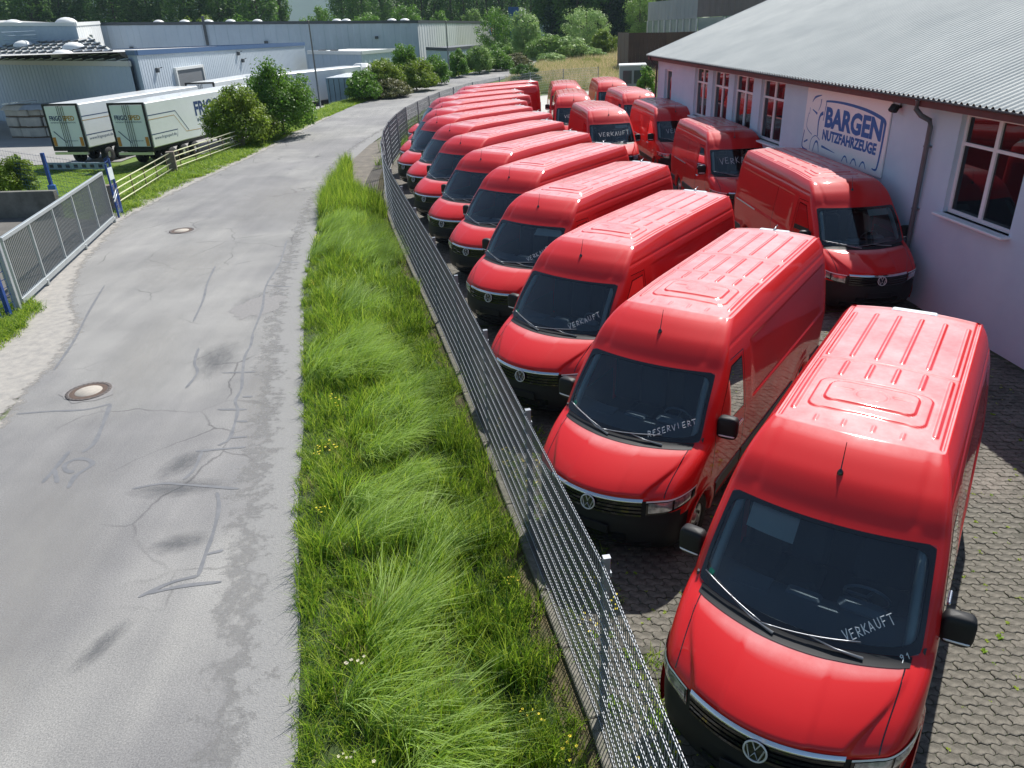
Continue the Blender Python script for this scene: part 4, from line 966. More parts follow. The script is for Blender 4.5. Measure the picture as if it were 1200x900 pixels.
# ------------------------------------------------------------------ double-rod mesh fence
fence = thing('mesh_fence', 'grey double-rod steel mesh fence along the vans, on a low concrete edging', 'fence', (FENCE[2][0], FENCE[2][1], 0))
F0 = Vector((FENCE[2][0], FENCE[2][1], 0))
MZ = mat('galvanised_steel', (.50, .52, .55), .45, metal=.4, var2=(.38, .40, .43), scale=6); MZW = mat('dark_wire', (.18, .195, .22), .5, metal=.4)  # upright wires darker than the horizontal rods
MK = mat('edging_concrete', (.24, .22, .19), .95, var2=(.09, .095, .065), scale=14, bump=.008, bscale=50, detail=9)
rod_cache = {}
for i in range(len(FENCE)-1):
    a, b = Vector(FENCE[i]+(0,)), Vector(FENCE[i+1]+(0,)); d = b-a; Ln = d.length; az = math.atan2(d.y, d.x); nearp = i < 9
    # post at b
    o = link('post', None, fence) if False else None
    key = 'post'
    if key not in rod_cache:
        m_ = MB(); m_.box((0, 0, .97), (.05, .06, 1.94), bev=.004); m_.box((0, 0, 1.943), (.054, .064, .010)); 
        for k in range(5): m_.box((0, .036, .25+.38*k), (.05, .014, .04))
        rod_cache[key] = m_.mesh('post', mat('post_steel', (.26, .28, .31), .5, metal=.4, var2=(.20, .215, .24), scale=5))
    if i == 0: link('post', rod_cache[key], fence, a-F0, az+math.pi)
    link('post', rod_cache[key], fence, b-F0, az+math.pi)
    # rods: horizontal pairs
    nh = 10; rr_ = .0042 if nearp else .006
    kk = ('rod', round(Ln, 2), nearp)
    if kk not in rod_cache:
        m_ = MB()
        for s_ in (-.008, .008): m_.tube([(0, s_+.045, 0), (Ln, s_+.045, 0)], rr_, 4, cap=False)
        rod_cache[kk] = m_.mesh('rod', MZ)
    if i < 14:
        for k in range(nh): link('rod', rod_cache[kk], fence, a-F0+Vector((0, 0, .09+.2*k if k < nh-1 else 1.90)), az)
    else:
        m_ = MB()
        for k in range(nh): m_.tube([(0, .045, .09+.2*k), (Ln, .045, .09+.2*k)], .006, 3, cap=False)
        o = link('rods', m_.mesh('rods', MZ), fence, a-F0, az); o['kind'] = 'stuff'
    V = []; Q = []; n = int(Ln/.05); r2 = .0032
    for k in range(n+1):
        x = k*Ln/n; bs = len(V)
        for z in (.05, 1.93):
            for (ox, oy) in ((-r2, -r2), (r2, -r2), (r2, r2), (-r2, r2)): V.append((x+ox, .045+oy, z))
        for e in range(4): f_ = (e+1) % 4; Q.append((bs+e, bs+f_, bs+4+f_, bs+4+e))
    o = link('wires', quads('wires', V, Q, MZW), fence, a-F0, az); o['kind'] = 'stuff'
    if i < 13:
        ne = max(1, round(Ln/1.0))
        for k in range(ne):
            m_ = MB(); le = Ln/ne; m_.box((le/2, .10-.02, .015+.012*R.random()), (le-.012, .13, .11), bev=.012, rz=R.uniform(-.006, .006))
            link('edging_stone', m_.mesh('edging_stone', MK), fence, a-F0+d*(k/ne), az)

# ------------------------------------------------------------------ workshop on the right: local x along the wall (away), y out of the wall
BW = thing('workshop_building', 'long pale workshop with white windows and grey corrugated roof on the right', 'building', (9.2+.073*12.7, 0, 0), math.atan2(.9973, -.0728))
MW = mat('shade_tinted_render', (.58, .71, .83), .9, var2=(.52, .65, .78), scale=1.2, bump=.003, bscale=90)  # cool tint of the shade put into the wall's base colour
ML = mat('window_reveal', (.52, .60, .72), .9)
MWF = mat('white_frame', (.80, .79, .82), .4)
U0, U1, WT = -14.0, 37.9, 4.20
OPEN = [(13.45, 15.45, 2.12, 4.06), (23.75, 25.55, 2.25, 4.06), (26.2, 27.95, 2.25, 4.06), (28.5, 30.2, 2.25, 4.06), (30.75, 32.35, 2.25, 4.06), (35.6, 36.7, 1.2, 3.75)]
us = sorted({U0, U1, *[o_[0] for o_ in OPEN], *[o_[1] for o_ in OPEN]}); zs_ = sorted({-.1, WT, *[o_[2] for o_ in OPEN], *[o_[3] for o_ in OPEN]})
w = MB()
for a, b in zip(us[:-1], us[1:]):
    for c, d in zip(zs_[:-1], zs_[1:]):
        if any(o_[0] <= a and b <= o_[1] and o_[2] <= c and d <= o_[3] for o_ in OPEN): continue
        w.add([(a, 0, c), (b, 0, c), (b, 0, d), (a, 0, d)], [(1, 0, 3, 2)])
for (a, b, c, d) in OPEN:
    w.add([(a, 0, c), (a, -.24, c), (a, -.24, d), (a, 0, d)], [(0, 1, 2, 3)]); w.add([(b, 0, c), (b, -.24, c), (b, -.24, d), (b, 0, d)], [(3, 2, 1, 0)])
    w.add([(a, 0, c), (b, 0, c), (b, -.24, c), (a, -.24, c)], [(0, 1, 2, 3)]); w.add([(a, 0, d), (b, 0, d), (b, -.24, d), (a, -.24, d)], [(3, 2, 1, 0)])
zr = 4.30+.37*9.5
w.add([(U1, 0, -.1), (U1, -19, -.1), (U1, -19, WT), (U1, -9.3, WT+3.4), (U1, 0, WT)], [(0, 1, 2, 3, 4)]); w.add([(U0, 0, -.1), (U0, -19, -.1), (U0, -19, WT), (U0, -9.3, WT+3.4), (U0, 0, WT)], [(4, 3, 2, 1, 0)]); w.add([(U0, -19, -.1), (U1, -19, -.1), (U1, -19, WT), (U0, -19, WT)], [(0, 1, 2, 3)])
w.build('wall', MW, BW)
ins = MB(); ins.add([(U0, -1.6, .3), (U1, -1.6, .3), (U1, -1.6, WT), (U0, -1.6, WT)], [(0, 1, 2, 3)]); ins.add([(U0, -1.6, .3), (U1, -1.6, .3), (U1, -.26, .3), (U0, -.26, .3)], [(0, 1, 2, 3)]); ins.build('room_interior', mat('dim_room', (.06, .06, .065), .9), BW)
def window(o_, parts=2, small=False):
    a, b, c, d = o_; f = MB(); t_ = .075; y = -.14
    f.box(((a+b)/2, y, c+t_/2), (b-a, .07, t_)); f.box(((a+b)/2, y, d-t_/2), (b-a, .07, t_)); f.box((a+t_/2, y, (c+d)/2), (t_, .068, d-c-2*t_)); f.box((b-t_/2, y, (c+d)/2), (t_, .068, d-c-2*t_))
    if not small:
        f.box(((a+b)/2, y+.004, (c+d)/2), (.10, .07, d-c-2*t_)); zt = c+(d-c)*.70
        for (p, q_) in ((a+t_, (a+b)/2-.05), ((a+b)/2+.05, b-t_)):
            f.box(((p+q_)/2, y+.006, zt), (q_-p, .06, .06))
    fr = f.build('window', MWF, BW)
    if small: cells = [(a+t_, b-t_, c+t_, d-t_)]
    else: cells = [(a+t_, (a+b)/2-.05, c+t_, zt-.03), ((a+b)/2+.05, b-t_, c+t_, zt-.03), (a+t_, (a+b)/2-.05, zt+.03, d-t_), ((a+b)/2+.05, b-t_, zt+.03, d-t_)]
    for (p, q_, r_, s_) in cells:
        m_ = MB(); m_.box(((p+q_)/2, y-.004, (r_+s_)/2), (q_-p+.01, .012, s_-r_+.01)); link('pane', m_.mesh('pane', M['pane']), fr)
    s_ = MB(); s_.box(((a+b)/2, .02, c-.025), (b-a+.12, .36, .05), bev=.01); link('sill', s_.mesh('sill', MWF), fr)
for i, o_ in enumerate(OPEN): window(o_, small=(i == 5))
# corrugated roof
V = []; per = .177; nseg = 6; ul = np.arange(U0-.3, U1+.55, per/nseg); rows = [(.44, 4.285), (-4.5, 4.285+.37*4.94), (-9.3, 4.285+.37*9.74)]
Hc = .034*np.sin(2*math.pi*ul/per)
for (y, z) in rows:
    for u_, h_ in zip(ul, Hc): V.append((u_, y, z+h_))
n = len(ul); Q = [(r_*n+i, r_*n+i+1, (r_+1)*n+i+1, (r_+1)*n+i) for r_ in range(2) for i in range(n-1)]
MR = mat('fibre_cement_roof', (.60, .61, .58), .8, var2=(.47, .49, .475), scale=.5, bump=.003, bscale=40, detail=9)
ro = link('roof', quads('roof', V, Q, MR, smooth=True), BW)
V2 = [(u_, -18.6-(.44+.0) if k == 0 else -9.3, z) for k, (z) in enumerate((4.2, 4.285+.37*9.74)) for u_ in (U0-.3, U1+.5)]
link('roof', raw('roof', V2, [(0, 1, 3, 2)], MR), BW)
f = MB(); f.box(((U0+U1)/2+.1, .36, 4.185), (U1-U0+.7, .03, .17)); f.box(((U0+U1)/2+.1, .17, 4.10), (U1-U0+.7, .36, .012)); f.build('fascia', mat('red_brown_fascia', (.16, .045, .045), .6, var2=(.11, .035, .035), scale=2), BW)
f = MB(); f.tube([(U0, .42, 4.25), (U1+.4, .42, 4.25)], .028, 8); f.build('gutter', mat('dark_gutter', (.07, .065, .07), .5), BW)
f = MB(); f.tube([(16.35, .42, 4.22), (16.35, .42, 4.05), (16.33, .30, 3.92), (16.28, .12, 3.82), (16.28, .085, 3.70), (16.28, .085, .4), (16.28, .20, .15)], .052, 10)
for z in (3.3, 2.0, .9): f.box((16.28, .06, z), (.13, .12, .03))
f.build('downpipe', mat('zinc_pipe', (.15, .17, .19), .5, metal=.2, var2=(.11, .125, .14), scale=3), BW)
f = MB(); f.tube([(U1-.06, .42, 4.2), (U1-.06, .30, 4.0), (U1-.06, .08, 3.85), (U1-.06, .08, .2)], .045, 8); f.build('downpipe', mat('far_pipe', (.06, .055, .06), .5), BW)
# flood lamp on the wall beside the sign
fl = thing('flood_light', 'small black floodlight on the wall at the top right corner of the sign', 'floodlight', (float(wallx(17.55))-.0, 17.55, 3.93), math.atan2(.9973, -.0728))
f = MB(); f.box((0, .16, 0), (.26, .10, .17), bev=.02, M4=Matrix.Rotation(rad(30), 4, 'X')); f.build('housing', M['blackplastic'], fl)
f = MB(); f.box((0, .04, .03), (.05, .08, .05)); f.tube([(0, .02, .05), (0, .02, .2)], .01, 5); f.build('bracket', M['blackplastic'], fl)
# sign
sg = thing('wall_sign', 'white sign board reading BARGEN NUTZFAHRZEUGE in blue on the workshop wall', 'sign', (9.2+.073*12.7, 0, 0), math.atan2(.9973, -.0728))
SU0, SU1, SZ0, SZ1 = 17.88, 22.15, 2.36, 4.04
MSB = mat('sign_white', (.86, .86, .88), .5)
for k in range(3):
    f = MB(); a = SU0+(SU1-SU0)*k/3; f.box((a+(SU1-SU0)/6, .03, (SZ0+SZ1)/2), ((SU1-SU0)/3-.006, .03, SZ1-SZ0)); f.build('board', MSB, sg)
MB_ = mat('sign_blue', (.025, .14, .42), .5)
def flat_text(s, width, height, weight, cx, cz, name='lettering'):
    cu = bpy.data.curves.new(name, 'FONT'); cu.body = s; cu.size = 1; cu.offset = weight; cu.extrude = .0; cu.resolution_u = 3
    ob = bpy.data.objects.new(name, cu); COL.objects.link(ob); bpy.context.view_layer.update(); me = bpy.data.meshes.new_from_object(ob.evaluated_get(bpy.context.evaluated_depsgraph_get())); bpy.data.objects.remove(ob)
    P = np.array([v.co for v in me.vertices]); mn, mx = P.min(0), P.max(0); sx, sy = width/(mx[0]-mn[0]), height/(mx[1]-mn[1])
    return me, mn, mx, sx, sy
def sign_text(s, u_left, u_right, z0, z1, weight, parent, mat_, yoff=.049, shear=0.0):
    me, mn, mx, sx, sy = flat_text(s, abs(u_left-u_right), z1-z0, weight, 0, 0)
    for v in me.vertices:
        a, b = (v.co.x-mn[0])*sx, (v.co.y-mn[1])*sy; v.co = (u_left-a, yoff, z0+b+shear*a)
    me.materials.clear(); me.materials.append(mat_); return link('lettering', me, parent)
# seen from the yard the far end of the wall is on the left: text runs towards smaller u
def su(f): return SU1+(SU0-SU1)*f
def sz(f): return SZ0+(SZ1-SZ0)*f
sign_text('BARGEN', su(.285), su(.945), sz(.46), sz(.77), .045, sg, MB_)
sign_text('NUTZFAHRZEUGE', su(.275), su(.915), sz(.27), sz(.43), .045, sg, MB_)
def sstroke(pts, w):
    m_ = MB(); P = smooth_line(pts, 5) if len(pts) > 2 else pts; V = []
    ww = w if isinstance(w, (list, tuple)) else [w]*2
    for i, p in enumerate(P):
        a = Vector(P[max(i-1, 0)]); b = Vector(P[min(i+1, len(P)-1)]); d = b-a; d = Vector((d.x*4.27, d.y*1.68)); d.normalize(); t = i/(len(P)-1); wd = ww[0]+(ww[-1]-ww[0])*t if len(ww) == 2 else (ww[0]+(ww[1]-ww[0])*t*2 if t < .5 else ww[1]+(ww[2]-ww[1])*(t*2-1))
        for s_ in (1, -1): V.append((su(p[0]-d.y*wd*s_/4.27), .0485, sz(p[1]+d.x*wd*s_/1.68)))
    m_.add(V, [(2*i, 2*i+1, 2*i+3, 2*i+2) for i in range(len(P)-1)]); m_.build('emblem_stroke', MB_, sg)
sstroke([(.26, .55), (.275, .80), (.29, .845), (.5, .86), (.75, .83), (.93, .76), (.965, .70)], [.012, .03, .05]); sstroke([(.965, .72), (.962, .4), (.95, .12), (.925, .08), (.90, .09)], [.045, .012])
sstroke([(.085, .79), (.12, .87), (.20, .915)], [.008, .03, .008]); sstroke([(.205, .86), (.20, .76), (.18, .68)], [.02, .008]); sstroke([(.055, .62), (.045, .40), (.13, .30)], .010); sstroke([(.065, .70), (.065, .60)], .008)
sstroke([(.10, .68), (.17, .63)], [.012, .03]); sstroke([(.25, .66), (.215, .62), (.20, .5), (.21, .30)], [.05, .02]); sstroke([(.02, .34), (.01, .08), (.09, .03)], [.014, .035]); sstroke([(.03, .15), (.08, .20)], .022)
sstroke([(.12, .06), (.13, .22), (.185, .30), (.245, .25)], .010); sstroke([(.165, .05), (.19, .20), (.225, .20), (.25, .06)], [.008, .03, .008]); sstroke([(.28, .17), (.46, .13)], [.03, .005])
for k in range(3): sstroke([(.555+.105*k, .045), (.575+.105*k, .12), (.60+.105*k, .125), (.625+.105*k, .05)], [.010, .022, .010])
# ------------------------------------------------------------------ vans
proto = {0: build_van(5.83), 1: build_van(6.68)}
VANS = [ # x, y, heading, long?, text, label
 (1.77,4.01,-124.5,0,[('VERKAUFT',(.385,1.415),(.70,1.575),.088,.0075),('91',(.795,1.345),(.86,1.375),.05,.006)],'nearest red van, bottom right, with VERKAUFT and 91 written on its windshield'),
 (.85,7.43,-125,1,[('RESERVIERT',(.335,1.40),(.83,1.565),.080,.0075)],'red van with RESERVIERT written on its windshield, beside the nearest van'),
 (.15,10.98,-126.5,1,[('VERKAUFT',(.36,1.42),(.78,1.63),.095,.008)],'third red van from the camera in the row along the fence'),
 (-.40,14.84,-127.1,1,[('VERKAUFT',(.36,1.44),(.76,1.70),.10,.009)],'fourth red van along the fence, a pale sun visor folded down'),
 (-.99,18.34,-127.5,1,[('VERKAUFT',(.45,1.40),(.80,1.60),.09,.009)],'fifth red van from the camera along the fence'),
 (-1.79,21.33,-128.2,1,[],'sixth red van from the camera along the fence'),
 (-2.59,24.78,-130.5,1,[],'seventh red van from the camera along the fence'),
 (-3.28,28.26,-136.4,1,[],'eighth red van along the fence, the sun glaring on its roof'),
 (-3.96,31.04,-136.6,1,[],'ninth red van along the fence, last whose windshield shows whole'),
 (-4.27,34.10,-139.2,1,[],'tenth red van along the fence, only bonnet tip and roof showing'),
 (-4.32,37.40,-144.1,1,[],'eleventh red van along the fence, only bonnet tip and roof showing'),
 (-4.63,40.24,-145.3,1,[],'twelfth red van along the fence, the last before the tall dark rear side shows'),
 (-3.82,43.86,-146.9,1,[],'thirteenth red van along the fence, its dark side standing above its neighbours'),
 (-3.68,47.00,-148.1,1,[],'farthest red van of the row along the fence, in front of the dark bush'),
 (7.71,14.85,-88.3,1,[],'red van by the workshop wall below the sign, half in shade'),
 (7.49,23.16,-87.8,0,[('VERKAUFT',(-.63,1.66),(.70,1.72),.22,.012)],'red van beside the four narrow windows with VER showing on its windshield'),
 (7.30,30.76,-85.5,0,[('VERKAUFT',(-.55,1.62),(.72,1.68),.20,.012)],'red van by the wall, behind the one beside the four windows'),
 (4.55,30.57,-84.9,0,[('VERKAUFT',(-.56,1.635),(.74,1.66),.19,.012)],'red van in the middle with large VERKAUFT across its windshield'),
 (6.99,37.55,-85.7,0,[],'red van near the building corner, behind two vans by the wall'),
 (3.51,37.26,-92.0,0,[('VERKAUFT',(-.5,1.63),(.72,1.66),.17,.012)],'red van directly behind the one with large VERKAUFT'),
 (3.71,43.79,-91.8,0,[],'farthest red van in the middle, rearmost of that file'),
 (6.54,44.98,-90.0,0,[],'farthest red van on the right, in front of the grey metal cabin')]
visor = {0: (-.64,-.21,1.86,2.015), 3: (.18,.78,1.90,2.015), 14: (.25,.72,1.90,2.01), 17: (.2,.75,1.92,2.0)}
used = set()
for i, (x, y, h, lg, texts, label) in enumerate(VANS):
    o = proto[lg] if lg not in used else copy_tree(proto[lg]); used.add(lg)
    VANS[i] = VANS[i]+(o,)
for i, (x, y, h, lg, texts, label, o) in enumerate(VANS):
    o.location = (x, y, 0); o.rotation_euler = (0, 0, rad(h)); o['label'] = label; o['group'] = 'red delivery vans parked in the yard'
    for k, (s, p0, p1, hh, w) in enumerate(texts): link('lettering', handwriting(s, p0, p1, hh, w, i*7+k), o)
    if i in visor:
        a, b, c, d = visor[i]; V = []
        for z in (c, d):
            for k in range(5): yy_ = a+(b-a)*k/4; V.append((float(front_x(np.float64(abs(yy_)), z))-.05, yy_, z-.03))
        link('sun_visor', raw('sun_visor', V, [(k, k+1, k+6, k+5) for k in range(4)], M['visor']), o)
    if i < 9:
        V = [(float(front_x(np.float64(abs(yy_)), z))+.006, yy_, z+.004) for yy_, z in ((-.845, 1.44), (-.79, 1.44), (-.775, 1.49), (-.825, 1.495))]
        link('sticker', raw('sticker', V, [(0, 1, 2, 3)], M['sticker']), o)
# ------------------------------------------------------------------ left: gate, blue posts, railing, low wall
MGT = mat('gate_steel', (.42, .45, .46), .45, metal=.35, var2=(.36, .39, .40), scale=3)
ga, gb = Vector((-12.08, 18.0, 0)), Vector((-13.98, 27.15, 0)); gd = gb-ga; GL_ = gd.length; gaz = math.atan2(gd.y, gd.x)
gt = thing('sliding_gate', 'grey steel bar gate in five bays across the driveway on the left', 'gate', ga, gaz)
m_ = MB(); m_.box((GL_/2, 0, 1.72), (GL_, .09, .10), bev=.008); m_.build('top_beam', MGT, gt)
m_ = MB(); m_.box((GL_/2, 0, .17), (GL_, .11, .14), bev=.008); m_.build('bottom_beam', MGT, gt)
for k in range(6):
    m_ = MB(); m_.box((min(max(GL_*k/5, .035), GL_-.035), 0, .955), (.065, .07, 1.43)); m_.build('upright', MGT, gt)
for k in (1, 3, 5):
    m_ = MB(); m_.box((GL_*k/5-.02, -.02, .09), (.12, .10, .16), bev=.01); m_.build('roller', MGT, gt)
V = []; Q = []; nb = int(GL_/.105)
for k in range(nb):
    x = .1+k*(GL_-.2)/(nb-1); bs = len(V)
    for z in (.24, 1.67):
        for (ox, oy) in ((-.011, -.011), (.011, -.011), (.011, .011), (-.011, .011)): V.append((x+ox, oy, z))
    for e in range(4): f_ = (e+1) % 4; Q.append((bs+e, bs+f_, bs+4+f_, bs+4+e))
link('bars', quads('bars', V, Q, mat('gate_bar', (.20, .215, .225), .5, metal=.3)), gt)['kind'] = 'stuff'
def post(name, x, y, w, h, m, label, cat='post', z=0.0, group=None, cap=False, rz=0.0):
    t = thing(name, label, cat, (x, y, z), rz, group); a = MB(); a.box((0, 0, h/2-.1), (w, w, h+.2), bev=.012); a.build('shaft', m, t)
    if cap: a = MB(); a.box((0, 0, h+.015), (w+.02, w+.02, .03), bev=.008); a.build('cap', m, t)
    return t
post('gate_post', -12.02, 17.72, .14, 1.86, MGT, 'square grey steel post at the near end of the bar gate', cap=True, rz=gaz)
MBL = mat('blue_steel', (.015, .07, .30), .4, var2=(.012, .05, .22), scale=4)
MSTN = mat('weathered_stone', (.24, .20, .16), .95, var2=(.14, .12, .10), scale=6, bump=.015, bscale=30)
gp = thing('mesh_gate', 'blue mesh gate with small white sign at the far end of the bar gate', 'gate', (-14.15, 27.9, 0), gaz)
a = MB(); a.box((0, 0, .95), (.06, .06, 1.9)); a.box((.75, .05, 1.0), (.07, .07, 2.0)); a.build('post', MBL, gp)
a = MB()
for k in range(9): a.tube([(0, 0, .2+.22*k), (.75, .05, .2+.22*k)], .012, 4)
for k in range(6): a.tube([(.12*k+.06, .02, .1), (.12*k+.06, .02, 2.1)], .008, 4)
a.build('mesh_panel', MBL, gp)['kind'] = 'stuff'
a = MB(); a.box((.18, -.06, 1.55), (.34, .012, .42), rz=-.2); a.build('notice', mat('notice_white', (.70, .78, .76), .6), gp)
a = MB(); a.tube([(-.25, -.05, .75), (.6, .0, .95)], .025, 6); a.tube([(-.25, -.05, .62), (.6, .0, .82)], .025, 6); a.build('guide_bracket', MGT, gp)
bp_ = thing('blue_post', 'blue steel post with a blue control box behind the middle of the bar gate', 'post', (-18.3, 31.4, 0))
a = MB(); a.box((0, 0, .95), (.12, .12, 1.95)); a.build('shaft', MBL, bp_)
a = MB(); a.box((.06, -.10, .48), (.30, .14, .42), bev=.02); a.build('control_box', mat('light_blue_box', (.05, .16, .48), .5), bp_)
# blue mesh fence at the near left edge
bf = thing('blue_mesh_fence', 'blue wire mesh fence panel at the left edge in front of the gate post', 'fence', (-12.0, 17.6, 0), math.atan2(-3.2, -.75)+rad(14))
a = MB()
for k in range(10): a.tube([(0, 0, .12+.19*k), (4.0, 0, .12+.19*k)], .008, 4)
for k in range(21): a.tube([(.2*k, 0, .05), (.2*k, 0, 1.85)], .006, 4)
a.build('mesh_panel', MBL, bf)['kind'] = 'stuff'
for k in (.35, 2.6): a = MB(); a.box((k, .04, .95), (.09, .09, 1.9)); a.build('post', MBL, bf)
wf = thing('blue_wire_fence', 'thin blue wire fence crossing the lawn between the two blue posts', 'fence', (-14.6, 28.6, 0), math.atan2(31.4-28.6, -18.3+14.6))
a = MB()
for k in range(8): a.tube([(0, 0, .25+.22*k), (12.0, 0, .25+.22*k)], .006, 3)
for k in range(48): a.tube([(.25*k, 0, .05), (.25*k, 0, 1.85)], .003, 3)
a.build('wires', MBL, wf)['kind'] = 'stuff'
MCW = mat('old_concrete', (.20, .195, .175), .95, var2=(.10, .10, .085), scale=2, bump=.01, bscale=20, detail=8)
rw = thing('retaining_wall', 'low old concrete wall below the yellow-green shrub on the left', 'wall', (-16.6, 28.6, 0), math.atan2(29.6-28.6, -30+16.6))
a = MB(); a.box((7, 0, .35), (14, .25, 1.2), bev=.015); a.build('wall', MCW, rw)
dr = [(-12.2, 17.6), (-14.1, 27.2), (-16.6, 28.4), (-31, 29.4), (-31, 17)]
mb = MB(); mb.prism(dr[::-1], -.03, .006); tag(mb.build('driveway', mat('driveway_concrete', (.15, .14, .125), .9, var2=(.10, .095, .085), scale=1)), kind='structure')
# stone posts and pipe rails along the verge
SP = [(-14.85, 29.1), (-15.75, 37.3), (-14.9, 45.3)]
SL = ['stone post beside the end of the grey gate', 'stone post in the middle of the pipe railing', 'stone post at the foot of the roadside bushes']
for (x, y), l_ in zip(SP, SL): post('stone_post', x, y, .36, .98, MSTN, l_, z=float(ground_z(x, y)), rz=.3)
MRL = mat('rail_paint', (.56, .58, .36), .6, var2=(.42, .42, .26), scale=4)
for (p, q_), lab in zip(zip(SP[:-1], SP[1:]), ('near length of white pipe railing between two stone posts', 'far length of white pipe railing ending at the bushes')):
    p3, q3 = Vector((*p, float(ground_z(*p)))), Vector((*q_, float(ground_z(*q_)))); d = q3-p3; L_ = math.hypot(d.x, d.y)
    t = thing('railing', lab, 'railing', p3, math.atan2(d.y, d.x), 'pipe railings along the left verge')
    for z in (.22, .46, .70, .92): a = MB(); a.tube([(.15, 0, z), (L_-.15, 0, z+d.z)], .026, 6); a.build('rail', MRL, t)
    for k in range(5): a = MB(); x = L_*(k+.5)/5; a.box((x, 0, .5+d.z*x/L_), (.045, .03, .9)); a.build('baluster', mat('rust', (.12, .08, .05), .9) if 'rust' not in M else M['rust'], t)

# ------------------------------------------------------------------ plants
LM = {'yellow': leafmat('leaf_yellow_green', (.12, .21, .02), (.26, .34, .04), 1.0, .45), 'green': leafmat('leaf_green', (.065, .17, .018), (.17, .31, .035), .8, .45), 'dark': leafmat('leaf_dark', (.05, .12, .025), (.13, .24, .045), .35, .45),
      'silver': leafmat('leaf_silver', (.17, .31, .07), (.40, .52, .20), .9, .4), 'pale': leafmat('leaf_pale', (.13, .25, .045), (.27, .40, .10), .8, .4), 'conifer': leafmat('leaf_conifer', (.012, .032, .014), (.028, .062, .022), .3, .2), 'brown': leafmat('leaf_brown', (.11, .13, .045), (.20, .19, .08), .9, .35)}
MBK = mat('bark', (.10, .08, .06), .95, var2=(.05, .04, .03), scale=6, bump=.02, bscale=12)
def crown(seed, rx_, ry_, rz_, nclump, nleaf, leaf, m, shape='round', name='crown'):
    rr = np.random.RandomState(seed); C = []; Rr = []
    for i in range(nclump):
        v = rr.normal(size=3); v /= np.linalg.norm(v); q = rr.uniform(.35, 1.0)**.6
        if shape == 'poplar': z = rr.uniform(-1, 1); w = math.sqrt(max(0, 1-abs(z)**2.2))*rr.uniform(.4, 1); a = rr.uniform(0, 6.28); c = (w*math.cos(a), w*math.sin(a), z)
        elif shape == 'cone': z = rr.uniform(-1, 1); w = (1-z)/2*rr.uniform(.3, 1); a = rr.uniform(0, 6.28); c = (w*math.cos(a), w*math.sin(a), z)
        elif shape == 'bush': c = (v[0]*q, v[1]*q, abs(v[2])*q*1.6-.75)
        else: c = tuple(v*q)
        C.append(c); Rr.append(rr.uniform(.16, .34)*(1.0 if shape != 'poplar' else .8))
    C = np.array(C); Rr = np.array(Rr); k = rr.randint(0, nclump, nleaf); d = rr.normal(size=(nleaf, 3)); d /= np.linalg.norm(d, axis=1)[:, None]
    rad_ = rr.uniform(.45, 1.08, nleaf)**.7
    P = C[k]+d*(Rr[k]*rad_)[:, None]
    P = P*[rx_, ry_, rz_]
    n = d*[1, 1, 1]+rr.normal(size=(nleaf, 3))*.55+[0, 0, .35]; n /= np.linalg.norm(n, axis=1)[:, None]
    t = np.cross(n, rr.normal(size=(nleaf, 3))); t /= np.linalg.norm(t, axis=1)[:, None]; b = np.cross(n, t)
    s = leaf*rr.uniform(.6, 1.3, nleaf)[:, None]
    V = np.stack([P-t*s*.5, P+b*s*.28, P+t*s*.5, P-b*s*.28], 1).reshape(-1, 3)
    return quads(name, V, np.arange(nleaf*4).reshape(-1, 4), m)
def plant(name, label, cat, x, y, z, H, Wd, m, seed, shape='round', trunk=.2, leaf=.16, n=6000, ncl=60, group=None, dy=None, tr=None, cmesh=None):
    t = thing(name, label, cat, (x, y, z), R.uniform(0, 6.28) if dy is None else 0, group)
    h0 = H*trunk; rz_ = (H-h0)/2*.86
    me = cmesh or crown(seed, Wd/2*.86, (dy or Wd)/2*.86, rz_, ncl, n, leaf, LM[m] if isinstance(m, str) else m, shape)
    link('crown', me, t, (0, 0, h0+(H-h0)/2-(0 if shape != 'bush' else H*.02)))
    r0 = tr or max(.05, H*.016); a = MB(); rr = random.Random(seed); top = Vector((rr.uniform(-.1, .1)*Wd*.3, rr.uniform(-.1, .1)*Wd*.3, H*.82))
    a.tube([(0, 0, -.3), (top.x*.3, top.y*.3, H*.3), (top.x*.6, top.y*.6, H*.58), tuple(top)], [r0*1.25, r0, r0*.65, r0*.2], 7)
    for k in range(6):
        an = rr.uniform(0, 6.28); f = rr.uniform(.22, .65); l_ = Wd*.36; a.tube([(top.x*f, top.y*f, H*f), (math.cos(an)*l_*.5, math.sin(an)*l_*.5, H*(f+.12)), (math.cos(an)*l_, math.sin(an)*l_, H*(f+.2))], [r0*.5, r0*.3, r0*.1], 5)
    a.build('trunk', MBK, t); return t
def gz(x, y): return float(ground_z(x, y))
def pl(name, label, cat, px0, px1, pytop, Y, m, seed, base=None, **k):     # crown spans px0..px1 at distance Y, top at pytop
    a = at(px0, pytop, Y); b = at(px1, pytop, Y); x = (a[0]+b[0])/2; z = gz(x, Y) if base is None else base; w_ = b[0]-a[0]; H = (a[2]+b[2])/2-z
    return plant(name, label, cat, x, Y, z, H, w_, m, seed, **k)
pl('bush', 'yellow-green roadside bush right behind the end of the pipe railing', 'bush', 225, 318, 92, 46.2, 'yellow', 1, shape='bush', trunk=.0, leaf=.15, n=19000, ncl=130, dy=4.2)
pl('tree', 'tall dense roadside tree between the trailers and the lamp pole', 'tree', 266, 366, 55, 49.5, 'green', 2, shape='bush', trunk=.0, leaf=.16, n=19000, ncl=120, dy=5)
pl('bush', 'yellowish shrub above the low concrete wall at the left edge', 'bush', -26, 34, 174, 33.4, 'yellow', 3, shape='bush', trunk=.0, leaf=.11, n=9000, ncl=70)
